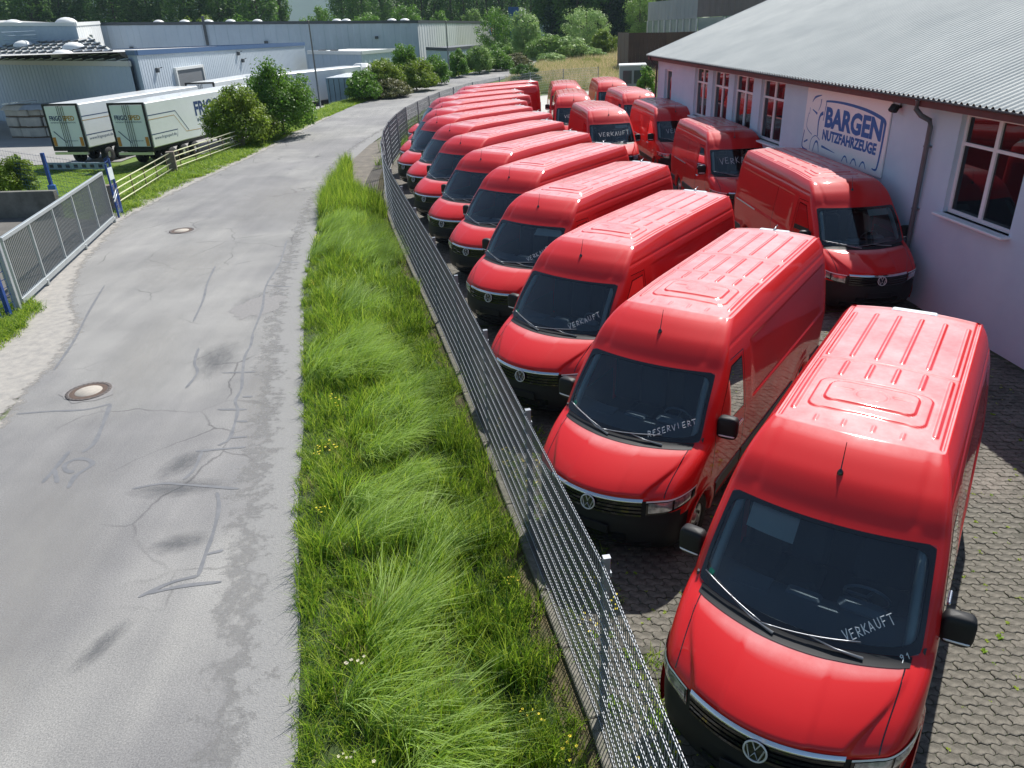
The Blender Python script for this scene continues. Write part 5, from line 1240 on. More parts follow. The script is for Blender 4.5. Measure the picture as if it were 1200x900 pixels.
hedge = [(400, 446, 76, 72, 'green', 'dark green bush at the near end of the hedge beside the road'), (415, 476, 62, 76, 'yellow', 'broad yellow-green bush in the roadside hedge, second from its near end'), (450, 492, 41, 81, 'green', 'small round-topped tree rising out of the roadside hedge'), (458, 512, 64, 80, 'yellow', 'yellow-green bush in the hedge below the small tree'),
 (488, 529, 60, 87, 'green', 'green bush in the hedge just left of the second lamp pole'), (428, 484, 90, 74, 'brown', 'low dry brownish thicket in front of the hedge'),
 (523, 548, 52, 98, 'green', 'green bush just right of the second lamp pole'), (540, 580, 48, 103, 'pale', 'pale feathery bush by the far bend of the road'), (556, 604, 55, 107, 'green', 'dense bush at the far bend of the road'), (578, 625, 60, 111, 'brown', 'brownish bush beside the far end of the road')]
for i, (a_, b_, t_, Y, m, l_) in enumerate(hedge): pl('bush' if 'tree' not in l_ else 'tree', l_, 'bush' if 'tree' not in l_ else 'tree', a_, b_, t_, Y, m, 30+i, shape='bush', trunk=.0, leaf=.20, n=12000, ncl=110, dy=5)
mid = [(594, 636, 8, 122, 'silver', 'tall pale narrow tree behind the far bend, left of the silvery tree', 'round'), (612, 668, 38, 116, 'pale', 'broad pale bushy tree at the left end of the meadow', 'round'), (668, 712, 52, 120, 'silver', 'low silvery bush under the big rounded silvery tree', 'bush'), (566, 612, 44, 128, 'green', 'green bush mass behind the brownish bush at the far bend', 'bush'), (640, 690, 40, 118, 'silver', 'pale green young tree left of the big rounded silvery tree', 'round'), (655, 722, 3, 140, 'silver', 'big rounded silvery tree behind the meadow', 'round'),
 (690, 728, 34, 128, 'yellow', 'bright green small tree right of the silvery tree at the meadow edge', 'round'), (552, 606, 5, 150, 'green', 'bright green tree standing right of the white hall', 'round'), (596, 636, 40, 130, 'pale', 'pale green bush below the blue hall', 'round'), (622, 668, 60, 112, 'silver', 'low pale bush at the left edge of the meadow', 'bush'), (728, 775, -15, 150, 'pale', 'tall birch-like tree left of the grey industrial hall', 'round')]
for i, (a_, b_, t_, Y, m, l_, sh) in enumerate(mid): pl('tree' if 'bush' not in l_ else 'bush', l_, 'tree' if 'bush' not in l_ else 'bush', a_, b_, t_, Y, m, 60+i, shape=sh, trunk=.06, leaf=.27, n=9000, ncl=90)
pl('bush', 'rounded dark green bush behind the farthest van of the fence row', 'bush', 592, 636, 68, 78, 'dark', 81, shape='bush', trunk=0, leaf=.16, n=9000, ncl=60)
pl('bush', 'bright green bush at the far corner of the workshop', 'bush', 742, 772, 70, 60, 'green', 82, shape='bush', trunk=0, leaf=.13, n=6000, ncl=50)
# weeds along the far bend of the fence
for i, (x, y) in enumerate([(-3.2, 63), (-1.5, 66.5), (1.0, 69.5), (-4.4, 58.5)]): pass
# rows of big trees far off; alike ones share crown meshes
cm_dark = [crown(200+i, 4.6, 4.6, 9.5, 110, 5200, .62, LM['dark'], 'round') for i in range(4)]
cm_pop = [crown(210+i, 3.0, 3.0, 11.5, 110, 4600, .55, LM['dark'], 'poplar') for i in range(3)]
def bigtree(px, Y, H, cms, label, group, sc=1.0, name='tree', k=[0]):
    k[0] += 1; x = at(px, 40, Y)[0]; z = gz(x, Y); t = thing(name, label, 'tree', (x, Y, z), R.uniform(0, 6.28), group); me = cms[k[0] % len(cms)]; hh = max(v.co.z for v in me.vertices) if '_h' not in me else me['_h']; me['_h'] = hh; s = H/(2*hh)*.97
    c_ = link('crown', me, t, (0, 0, H*.52)); c_.scale = (sc, sc, s)
    if 'tt' not in rod_cache:
        a = MB(); a.tube([(0, 0, 0), (.1, 0, 8), (.2, .1, 16)], [.45, .3, .08], 7)
        for q_ in range(7): an = q_*2.1; a.tube([(0, 0, 3+q_*1.6), (math.cos(an)*2.8, math.sin(an)*2.8, 6+q_*1.7)], [.14, .03], 5)
        rod_cache['tt'] = a.mesh('trunk', MBK)
    tk = link('trunk', rod_cache['tt'], t); tk.scale = (1, 1, H/19)
for i, px in enumerate(range(-60, 330, 20)): bigtree(px+R.uniform(-5, 5), 205+R.uniform(-10, 14), R.uniform(22, 28), cm_dark, 'tall dark tree in the row behind the long grey hall', 'tall trees behind the grey halls', 1.15)
for i, px in enumerate((-40, 60, 170, 280)): bigtree(px+R.uniform(-8, 8), 232+R.uniform(-6, 10), R.uniform(26, 31), cm_dark, 'tall dark tree in the row behind the long grey hall', 'tall trees behind the grey halls', 1.3)
bigtree(333, 210, 23, cm_pop, 'single narrow poplar standing alone against the pale hill', None, .62)
for i, px in enumerate(list(range(404, 470, 22))+[478, 496, 514, 530, 546, 560, 574, 588, 604, 620, 636, 652]): bigtree(px+R.uniform(-3, 3), 225+R.uniform(-10, 14), R.uniform(21, 27), cm_pop if i > 2 else cm_dark, 'dark poplar in the row behind the white end of the long hall', 'poplars behind the long hall', .85)
for i, px in enumerate([412, 440, 468, 500, 530, 560, 590, 615, 640, 662]): bigtree(px, 262, R.uniform(27, 33), cm_dark, 'dark poplar in the row behind the white end of the long hall', 'poplars behind the long hall', 1.25)
for i, (a_, b_, t_, Y, m, l_) in enumerate([(203, 256, 15, 178, 'yellow', 'bright green low tree above the roof of the long hall'), (248, 305, 17, 182, 'green', 'second low green tree above the long hall roof, right of the brightest'), (348, 396, 7, 180, 'green', 'green tree above the hall roof just right of the lone poplar'), (403, 452, 14, 185, 'green', 'green tree above the hall roof in front of the poplars'), (450, 500, 2, 190, 'green', 'larger light green tree above the right end of the grey hall'), (497, 530, 12, 185, 'green', 'low green tree above the corner of the long hall'), (538, 565, 8, 190, 'pale', 'light tree behind the white end wall of the long hall')]): pl('tree', l_, 'tree', a_, b_, t_, Y, m, 90+i, shape='round', trunk=.25, leaf=.42, n=6000, ncl=80)
cm_con = [crown(230+i, 3.6, 3.6, 12, 120, 5200, .62, LM['conifer'], 'cone') for i in range(3)]
for i in range(16): bigtree(652+i*9+R.uniform(-4, 4), 172+R.uniform(-8, 18), R.uniform(24, 30), cm_con if i % 3 else cm_dark, 'dark conifer in the wood behind the meadow', 'dark wood behind the meadow', 1.25)
for i in range(10): bigtree(650+i*16, 200+R.uniform(-8, 8), R.uniform(30, 36), cm_dark, 'dark conifer in the wood behind the meadow', 'dark wood behind the meadow', 1.35)
# meadow of tall dry grass
MM = [leafmat('meadow_straw', (.74, .58, .34), (.86, .72, .50), .25, .3), leafmat('meadow_green', (.22, .29, .06), (.36, .38, .11), .25, .3)]
P_m = [tuft(80+s, 60, .85, .55, .25, .035, [MM[0], MM[0], MM[1]]) for s in range(3)]+[tuft(90, 60, .7, .55, .3, .035, [MM[1]])]
mead = [(4.5, 71.6), (9, 72.8), (14.5, 73.2), (30, 84), (46, 130), (20, 150), (14, 128), (5.5, 110), (1.5, 88), (.8, 76), (2.4, 71.6)]
PM = []; RM = []; SM_ = []; IM = []
for x, y in pts_in(mead, 3.2, 31):
    h = R.uniform(.8, 1.35)*(1+.35*nz2(x, y, .12)); PM.append((x, y, gz(x, y)-.03)); RM.append((0, 0, R.uniform(0, 6.28))); SM_.append((1.3, 1.3, h)); IM.append(3 if (nz2(x, y, .12, 2) > .36 or R.random() < .12) else R.randint(0, 2))
tag(scatter('meadow_grass', PM, RM, SM_, IM, P_m), 'tall dry straw-coloured grass of the meadow behind the yard', 'meadow')
mb = MB(); mb.prism([(a_, b_) for a_, b_ in mead][::1], -.03, .02); tag(mb.build('meadow_ground', mat('meadow_soil', (.56, .46, .27), 1, var2=(.44, .40, .19), scale=.3)), kind='structure')
# weeds along the outside of the far fence
PW_ = []; RW = []; SW = []; IW = []
for y in np.arange(36, 72, .35):
    x = float(fx_at(y))-.35+R.uniform(-.35, .15); PW_.append((x, y, -.02)); RW.append((0, 0, R.uniform(0, 6.28))); SW.append((1.5, 1.5, R.uniform(.8, 1.9) if R.random() < .4 else R.uniform(.3, .7))); IW.append(R.choice([9, 10, 11, 12, 0, 1]))
for k in range(240): x, y = R.uniform(-6.3, -4.6), R.uniform(41, 52); x += (y-41)*.08; PW_.append((x, y, -.02)); RW.append((0, 0, R.uniform(0, 6.28))); SW.append((1.6, 1.6, R.uniform(1.0, 2.2))); IW.append(R.choice([9, 10, 11, 0, 1]))
tag(scatter('fence_weeds', PW_, RW, SW, IW, protos), 'tall weeds along the far bend of the mesh fence', 'weeds')

# ------------------------------------------------------------------ halls
MHA = mat('hall_sheet_grey', (.40, .48, .56), .6, var2=(.35, .43, .51), scale=.15)  # also darkens the shaded faces of the pale and small halls
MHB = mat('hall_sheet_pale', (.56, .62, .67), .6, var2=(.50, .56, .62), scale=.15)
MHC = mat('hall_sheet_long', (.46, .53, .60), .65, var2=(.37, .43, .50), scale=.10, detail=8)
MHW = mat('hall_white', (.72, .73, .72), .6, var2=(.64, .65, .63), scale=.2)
MRF = mat('flat_roof', (.50, .50, .48), .8, var2=(.42, .42, .40), scale=.2)
MBT = mat('blue_trim', (.06, .12, .24), .5); MDT = mat('dark_trim', (.06, .07, .08), .6)
def ribwall(p0, p1, z0a, z0b, z1a, z1b, pitch, depth, m, parent, name='wall'):
    p0, p1 = Vector(p0), Vector(p1); d = p1-p0; L_ = d.length; nn = Vector((d.y, -d.x)).normalized(); n = int(L_/pitch); V = []
    for k in range(n):
        for f, o in ((0, 0), (.42, 0), (.50, depth), (.92, depth)):
            t = (k+f)/n; x, y = p0.x+d.x*t+nn.x*o, p0.y+d.y*t+nn.y*o; V.append((x, y, z0a+(z0b-z0a)*t)); V.append((x, y, z1a+(z1b-z1a)*t))
    V += [(p1.x, p1.y, z0b), (p1.x, p1.y, z1b)]
    Q = [(2*i, 2*i+2, 2*i+3, 2*i+1) for i in range(len(V)//2-1)]
    return link(name, quads(name, V, Q, m), parent)
def hall(name, label, corners, tops, mats, zg=-1.75, pitch=1.0, depth=.06, roofm=None, trim=None, proud=.0, ribs=None):
    # corners counter-clockwise seen from above; walls between successive corners
    t = thing(name, label, 'building'); n = len(corners)
    for i in range(n):
        a_, b_ = corners[i], corners[(i+1) % n]; m = mats[i]
        if m is None: continue
        ribwall(a_, b_, zg, zg, tops[i], tops[(i+1) % n], (ribs or pitch), depth, m, t)
    V = [(x, y, z-.02) for (x, y), z in zip(corners, tops)]; link('roof', raw('roof', V, [tuple(range(n))], roofm or MRF), t)
    if trim:
        for i in range(n):
            if mats[i] is None: continue
            a_, b_ = Vector(corners[i]+(tops[i],)), Vector(corners[(i+1) % n]+(tops[(i+1) % n],)); d = b_-a_; nn = Vector((d.y, -d.x, 0)).normalized()*.12; f = MB()
            P = [a_+nn, b_+nn, b_-nn, a_-nn]; f.add([tuple(p+Vector((0, 0, -.28))) for p in P]+[tuple(p+Vector((0, 0, .10))) for p in P], [(0, 1, 5, 4), (1, 2, 6, 5), (2, 3, 7, 6), (3, 0, 4, 7), (4, 5, 6, 7)]); f.build('roof_edge', trim, t)
    return t
def X2(px, Y): p = at(px, 50, Y); return (p[0], Y)
def Zt(px, py, Y): return at(px, py, Y)[2]
# solar hall: shaded front wall, sawtooth rows of panels on the roof
A0, A1 = X2(-40, 88), X2(146, 66); dA = Vector((A1[0]-A0[0], A1[1]-A0[1])); nA = Vector((-.50, .866))
A2, A3 = (A1[0]+nA.x*34, A1[1]+nA.y*34), (A0[0]+nA.x*34, A0[1]+nA.y*34); zA0, zA1 = Zt(-40, 72, 88), Zt(146, 73.5, 66)
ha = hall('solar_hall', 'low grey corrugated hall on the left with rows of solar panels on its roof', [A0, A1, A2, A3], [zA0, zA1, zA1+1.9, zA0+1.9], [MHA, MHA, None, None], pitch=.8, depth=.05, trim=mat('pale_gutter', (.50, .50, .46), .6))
MSP = mat('solar_cell', (.26, .32, .42), .35, coat=.8, var2=(.33, .39, .48), scale=.4)  # base colour lightened to carry the reflected sky
MSF = mat('solar_frame', (.10, .10, .10), .6); uA = dA.normalized(); LA = dA.length
sp_mesh = None
al_ = math.atan2(nA.y, nA.x)-math.atan2(uA.y, uA.x); sh_ = 4.6*math.cos(al_)/math.sin(al_)
nc_ = 17; w_ = LA/nc_
for c_ in range(nc_):
    for r_ in range(6):
        if (c_, r_) in ((11, 1), (13, 3), (7, 4)): continue
        s = (c_+.5)*w_; tt_ = .3+r_*5.2; x, y = A0[0]+uA.x*s+nA.x*tt_, A0[1]+uA.y*s+nA.y*tt_; zz = zA0+(zA1-zA0)*s/LA+1.9*tt_/34
        if sp_mesh is None:
            a = MB(); a.add([(-w_*.48, 0, .08), (w_*.47, 0, .24), (w_*.47+sh_, 4.95, .24), (-w_*.48+sh_, 4.95, .08), (-w_*.48, 0, .04), (w_*.47, 0, .20), (w_*.47+sh_, 4.95, .20), (-w_*.48+sh_, 4.95, .04)], [(0, 1, 2, 3), (4, 7, 6, 5), (0, 4, 5, 1), (1, 5, 6, 2), (2, 6, 7, 3), (3, 7, 4, 0)]); a.add([(-w_*.48, .02, .0), (w_*.47, .02, .0), (w_*.47, .02, .20), (-w_*.48, .02, .04)], [(0, 1, 2, 3)], mi=1); sp_mesh = a.mesh('solar_panel', [MSP, MSF])
        o = link('solar_panel', sp_mesh, ha, (x, y, zz+.05), math.atan2(uA.y, uA.x))
def dome(parent, x, y, z, s=1.0):
    a = MB(); a.lathe([(.95*s, 0), (.95*s, .2*s), (.7*s, .42*s), (.35*s, .55*s), (0, .6*s)], (0, 0, 0), 'z', 14); return a.build('roof_dome', mat('milky_dome', (.75, .76, .74), .4) if 'dome' not in M else M['dome'], parent, loc=(x, y, z))
M['dome'] = mat('milky_dome', (.75, .76, .74), .4)
for (c_, r_) in ((11, 1), (13, 3), (7, 4)):
    s = (c_+.5)*w_; tt_ = .3+r_*5.2; dome(ha, A0[0]+uA.x*s+nA.x*tt_, A0[1]+uA.y*s+nA.y*tt_, zA0+(zA1-zA0)*s/LA+1.9*tt_/34, 1.1)
# pale corrugated hall beside it
B0, B1 = X2(157, 65.5), X2(356, 104); dB = Vector((B1[0]-B0[0], B1[1]-B0[1])).normalized(); nB = Vector((-dB.y, dB.x)); Bm = X2(146, 67.6)
B2, B3 = (B1[0]+nB.x*26, B1[1]+nB.y*26), (Bm[0]+nB.x*24, Bm[1]+nB.y*24)
zB0, zB1 = Zt(157, 60.5, 65.5), Zt(356, 50.5, 104)
hb = hall('pale_hall', 'pale corrugated hall with blue roof edge and open dock door behind the trailers', [B0, B1, B2, B3, Bm], [zB0, zB1, zB1+.1, zB0+.1, zB0], [MHB, MHB, None, None, MHA], pitch=.38, depth=.025, trim=MBT)  # narrow left face takes the greyer sheet for its shade
def on_wall(p0, p1, t, off): d = Vector((p1[0]-p0[0], p1[1]-p0[1])); n_ = Vector((d.y, -d.x)).normalized(); return p0[0]+d.x*t+n_.x*off, p0[1]+d.y*t+n_.y*off, math.atan2(d.y, d.x)
x, y, a_ = on_wall(B0, B1, .20, .10); f = MB(); f.box((0, 0, 0), (4.8, .12, 4.6)); o = f.build('dock_shade_slab', mat('dock_opening', (.17, .18, .19), .9), hb, loc=(x, y, zB0-4.0)); o.rotation_euler = (0, 0, a_)  # dark slab painted for the shade inside the open doorway
f = MB(); f.box((0, 0, 2.4), (5.2, .3, .22)); f.box((-2.5, 0, 0), (.2, .3, 4.6)); f.box((2.5, 0, 0), (.2, .3, 4.6)); o = f.build('dock_frame', MHW, hb, loc=(x, y, zB0-4.0)); o.rotation_euler = (0, 0, a_)
for t_, dz in ((.06, -1.5), (.50, -1.6), (.48, -.9)):
    x, y, a_ = on_wall(B0, B1, t_, .15); f = MB(); f.box((0, 0, 0), (.3, .25, .35), bev=.03); f.tube([(0, 0, .1), (.3, -.3, .2)], .03, 4); o = f.build('wall_lamp', MDT, hb, loc=(x, y, zB0+dz)); o.rotation_euler = (0, 0, a_)
# long tall hall behind
C0, C1, C2 = X2(122, 113.6), X2(491, 120), X2(579, 190); nC = Vector((-(C1[1]-C0[1]), C1[0]-C0[0])).normalized()
C3, C4 = (C2[0]-44, C2[1]-7), (C0[0]-9, C0[1]+58)
zC = [Zt(122, 27, 113.6), Zt(491, 24.5, 120), Zt(579, 25.5, 190)]
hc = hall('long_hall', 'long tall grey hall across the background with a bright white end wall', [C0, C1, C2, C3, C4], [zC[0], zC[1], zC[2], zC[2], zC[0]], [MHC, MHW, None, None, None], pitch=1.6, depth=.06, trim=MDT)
for k, px in enumerate((258, 205, 290, 388, 400, 459, 476, 176, 232)):
    t_ = (px-122)/(491-122); t_ = t_*118/(152-t_*(152-118)) if False else t_; x, y, a_ = on_wall(C0, C1, t_**.95, -3.0); dome(hc, x, y, zC[0]+(zC[1]-zC[0])*t_-.1, .8)
x, y, a_ = on_wall(C0, C1, .315, .12); f = MB(); f.box((0, 0, 0), (.35, .2, 8)); o = f.build('downpipe', MDT, hc, loc=(x, y, zC[0]-3.6)); o.rotation_euler = (0, .0, a_)
for t_ in (.08, .50, .86):
    x, y, a_ = on_wall(C0, C1, t_, .2); f = MB(); f.box((0, 0, 0), (.5, .3, .35), bev=.04); o = f.build('wall_lamp', MDT, hc, loc=(x, y, zC[0]-3.2)); o.rotation_euler = (0, 0, a_)
x, y, a_ = on_wall(C1, C2, .93, .14); f = MB(); f.lathe([(1.35, 0), (0, .02)], (0, 0, 0), 'y', 20); o = f.build('emblem', mat('emblem_blue', (.05, .22, .55), .5), hc, loc=(x, y, Zt(571, 34, 182))); o.rotation_euler = (0, 0, a_+math.pi)
f = MB(); f.add([(0, -.03, -1.2), (1.2, -.03, -.6), (1.3, -.03, .2), (.5, -.03, .9), (.1, -.03, .2)], [(4, 3, 2, 1, 0)]); o = f.build('emblem_mark', mat('emblem_red', (.55, .04, .05), .5), hc, loc=(x, y-.05, Zt(571, 34, 182))); o.rotation_euler = (0, 0, a_)
# boxy hall at the upper left
D0, D1, D2 = X2(-60, 104), X2(94, 96), X2(122, 112); D3 = (D2[0]-58, D2[1]+12); D4 = (D0[0]-4, D0[1]+20)
zD = [Zt(-60, 27, 104), Zt(94, 27, 96), Zt(122, 25.5, 112)]
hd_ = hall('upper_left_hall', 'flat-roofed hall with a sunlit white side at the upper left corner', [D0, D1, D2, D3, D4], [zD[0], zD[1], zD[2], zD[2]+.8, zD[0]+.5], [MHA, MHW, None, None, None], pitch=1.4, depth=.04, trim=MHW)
for px, Y in ((22, 102), (84, 102)): p = X2(px, Y); dome(hd_, p[0], p[1], zD[1]+.05, 1.25)
f = MB(); x, y, a_ = on_wall(D1, D2, .45, .1); f.box((0, 0, 0), (1.3, .15, 1.4)); o = f.build('window', mat('dull_glass', (.10, .12, .10), .3), hd_, loc=(x, y, Zt(108, 48, 104))); o.rotation_euler = (0, 0, a_)
x, y, a_ = on_wall(D0, D1, .64, 1.2)
for k in range(4): f = MB(); f.tube([(-2.7, 0, k*.4), (2.7, 0, k*.4)], .05, 4); o = f.build('guard_rail', MHA, hd_, loc=(x, y, Zt(40, 50, 97))); o.rotation_euler = (0, 0, a_)
# two smaller halls
E0, E1, E2 = X2(359, 100), X2(422, 97), X2(470, 107); E3 = X2(408, 114)
he = hall('small_hall', 'small hall with white flat roof behind the lorry', [E0, E1, E2, E3], [Zt(359, 60.5, 100), Zt(422, 61, 97), Zt(470, 57, 107), Zt(408, 57, 114)], [MHA, MHB, None, None], pitch=1.0, depth=.05, roofm=MHW, trim=MHW)  # shaded front painted greyer than the lit side
f = MB(); 
for px in (378, 392): p = at(px, 60, 100.5); f.box(p, (.9, .5, .35))
f.build('roof_vent', MDT, he)
G0, G1, G2, G3 = X2(499, 110), X2(524, 108), X2(566, 132), X2(548, 136)
hall('dark_shed', 'low dark grey shed in front of the white end wall of the long hall', [G0, G1, G2, G3], [Zt(499, 56, 110), Zt(524, 57, 108), Zt(566, 53, 132), Zt(548, 52, 136)], [MHC, MHC, None, None], pitch=1.2, depth=.05, roofm=MDT, trim=MDT)
hall('blue_hall', 'blue and white block half hidden by trees in the distance', [X2(597, 222), X2(609, 220), X2(617, 234), X2(602, 238)], [Zt(597, 8, 222), Zt(609, 8, 220), Zt(617, 10, 234), Zt(602, 10, 238)], [mat('blue_cladding', (.02, .10, .35), .5), MHW, None, None], pitch=2, roofm=MDT)
wh = hall('white_hall', 'distant pale building with roof plant between the treetops', [X2(612, 215), X2(720, 208), X2(730, 236), X2(620, 240)], [Zt(612, 26, 215), Zt(720, 26, 208), Zt(730, 26, 236), Zt(620, 26, 240)], [MHB, None, None, None], pitch=2, roofm=MHW)
f = MB(); p = at(654, 25, 220); f.lathe([(1.1, -3), (1.1, 3.2), (0, 3.2)], p, 'z', 14); f.build('chimney', MHA, wh)
for k, px in enumerate((630, 642, 664, 676, 688)): f = MB(); p = at(px, 24, 221); f.box(p, (1.6, 2, 1.0), bev=.05); f.build('roof_unit', MHB, wh)
# industrial hall and brown fence behind the workshop
MIG = mat('grey_cladding', (.38, .40, .41), .6, var2=(.31, .33, .34), scale=.25); MIB = mat('brown_cladding', (.20, .17, .17), .7, var2=(.15, .13, .13), scale=.25)
ih = thing('industrial_hall', 'grey and brown industrial hall with a glazed band behind the workshop roof', 'building')
I0, I1, I2, I3 = X2(758, 104), X2(815, 92), X2(960, 78), X2(860, 130); zg_ = Zt(758, 39, 104); zgt = Zt(758, 24.5, 104); zit = Zt(758, 5, 104)+.2; zI1 = (Zt(815, 38, 92), Zt(815, 21.5, 92), Zt(815, -3, 92)); zI2 = (zI1[0]+.2, zI1[1]+.3, zI1[2]+.2)
ribwall(I0, I1, zgt, zI1[1], zit, zI1[2], .9, .05, MIG, ih); ribwall(I1, I2, zI1[1]+.1, zI2[1], zI1[2], zI2[2], .9, .05, MIB, ih)
ribwall(I0, I1, -.1, -.1, zg_, zI1[0], .9, .05, MHW, ih, 'plinth_wall'); ribwall(I1, I2, -.1, -.1, zI1[0], zI2[0], .9, .05, MHW, ih, 'plinth_wall')
MGB = mat('glazed_band', (.20, .26, .24), .25, coat=.5, var2=(.28, .33, .31), scale=.7)
for (p0, p1, za, zb, zc_, zd, nwin) in ((I0, I1, zg_, zI1[0], zgt, zI1[1], 8), (I1, I2, zI1[0], zI2[0], zI1[1], zI2[1], 4)):
    for k in range(nwin):
        t0, t1 = (k+.04)/nwin, (k+.96)/nwin; f = MB(); V = []
        for t_ in (t0, t1):
            x, y, a_ = on_wall(p0, p1, t_, -.05); V += [(x, y, za+(zb-za)*t_), (x, y, zc_+(zd-zc_)*t_)]
        f.add(V, [(0, 2, 3, 1)]); f.build('window', MGB, ih)
    for k in range(nwin+1):
        t_ = k/nwin; x, y, a_ = on_wall(p0, p1, t_, 0.0); f = MB(); hh = zc_+(zd-zc_)*t_-(za+(zb-za)*t_); f.box((x, y, za+(zb-za)*t_+hh/2), (.14, .14, hh), rz=a_); f.build('mullion', MHW, ih)
V = [I0+(zit,), I1+(zI1[2],), I2+(zI2[2],), I3+(zit,)]; link('roof', raw('roof', V, [(0, 1, 2, 3)], MRF), ih)
bw = thing('brown_fence', 'tall brown board fence between the meadow and the industrial hall', 'fence'); MBF = mat('brown_board', (.085, .05, .04), .8, var2=(.06, .035, .03), scale=.8)
K0, K1, K2, K3 = X2(724, 96), X2(737, 88), X2(781, 86), X2(840, 92)
z0, z1, z2, z3 = Zt(724, 38.5, 96), Zt(737, 38.5, 88), Zt(781, 38, 86), Zt(840, 36, 92)
def boards(p0, p1, za, zb, n, m):
    for k in range(n):
        t0, t1 = k/n, (k+.94)/n; f = MB(); x0, y0, a_ = on_wall(p0, p1, t0, .02*(k % 2)); x1, y1, _ = on_wall(p0, p1, t1, .02*(k % 2)); zt = za+(zb-za)*(k+.5)/n
        f.box(((x0+x1)/2, (y0+y1)/2, zt/2), (math.hypot(x1-x0, y1-y0), .05, zt), rz=a_); f.build('board', m, bw)
boards(K0, K1, z0, z1, 6, mat('grey_brown_board', (.15, .115, .095), .8)); boards(K1, K2, z1, z2, 20, MBF); boards(K2, K3, z2, z3, 14, mat('light_brown_board', (.12, .075, .055), .8))
hc_ = thing('metal_cabin', 'small grey metal cabin behind the farthest vans beside the corner bush', 'cabin', (X2(742, 68)[0], 68, 0), rad(-8))
f = MB(); f.box((0, 0, 1.1), (2.1, 2.0, 2.2), bev=.03); f.build('cabin_body', mat('cabin_grey', (.16, .19, .19), .5), hc_); f = MB(); f.box((0, 0, 2.25), (2.25, 2.15, .10), bev=.02); f.build('roof', MHW, hc_)
for k in range(2): f = MB(); f.box((-.42+.9*k, -1.01, 1.35), (.72, .04, 1.0)); f.build('window', mat('cabin_glass', (.03, .04, .045), .15, coat=.5), hc_)
f = MB(); f.box((-1.06, 0, 1.1), (.03, 1.6, 2.0)); f.build('side_panel', MHB, hc_)

# ------------------------------------------------------------------ trailers and lorries in the left yard
mb = MB(); YP = [(-80, 53), (-34, 52.5), (-25.5, 54.5), (-17.5, 55), (-14.8, 62), (-14.6, 78), (-13.0, 98), (-30, 118), (-80, 118)]
yl_v = []; yl_f = []
gx = np.arange(-80, -13, 2.0); gy = np.arange(47.5, 118, 2.0); GX, GY = np.meshgrid(gx, gy, indexing='ij'); I_ = np.arange(GX.size).reshape(GX.shape); GZ = ground_z(GX, GY)+.0
okq = inside(YP, (GX[:-1, :-1]+1), (GY[:-1, :-1]+1)); QQ = np.stack([I_[:-1, :-1], I_[1:, :-1], I_[1:, 1:], I_[:-1, 1:]], -1)[okq].reshape(-1, 4)
tag(link('logistics_yard', quads('logistics_yard', np.stack([GX, GY, GZ], -1).reshape(-1, 3), QQ, mat('yard_concrete', (.31, .305, .295), .9, var2=(.25, .245, .235), scale=.25, detail=8), smooth=True)), kind='structure')
MTW = mat('trailer_white', (.78, .80, .80), .35, coat=.4, var2=(.72, .74, .74), scale=.6); MTD = mat('trailer_door', (.80, .82, .85), .4); MNV = mat('navy_print', (.02, .05, .15), .5); MOR = mat('orange_print', (.50, .28, .06), .5); MRR = mat('reflector_amber', (.55, .22, .03), .5)
def wtext(s, width, height, weight, parent, m, M4):
    me, mn, mx, sx, sy = flat_text(s, width, height, weight, 0, 0)
    for v in me.vertices: q_ = M4 @ Vector(((v.co.x-mn[0])*sx, 0, (v.co.y-mn[1])*sy)); v.co = q_
    me.materials.clear(); me.materials.append(m); return link('lettering', me, parent)
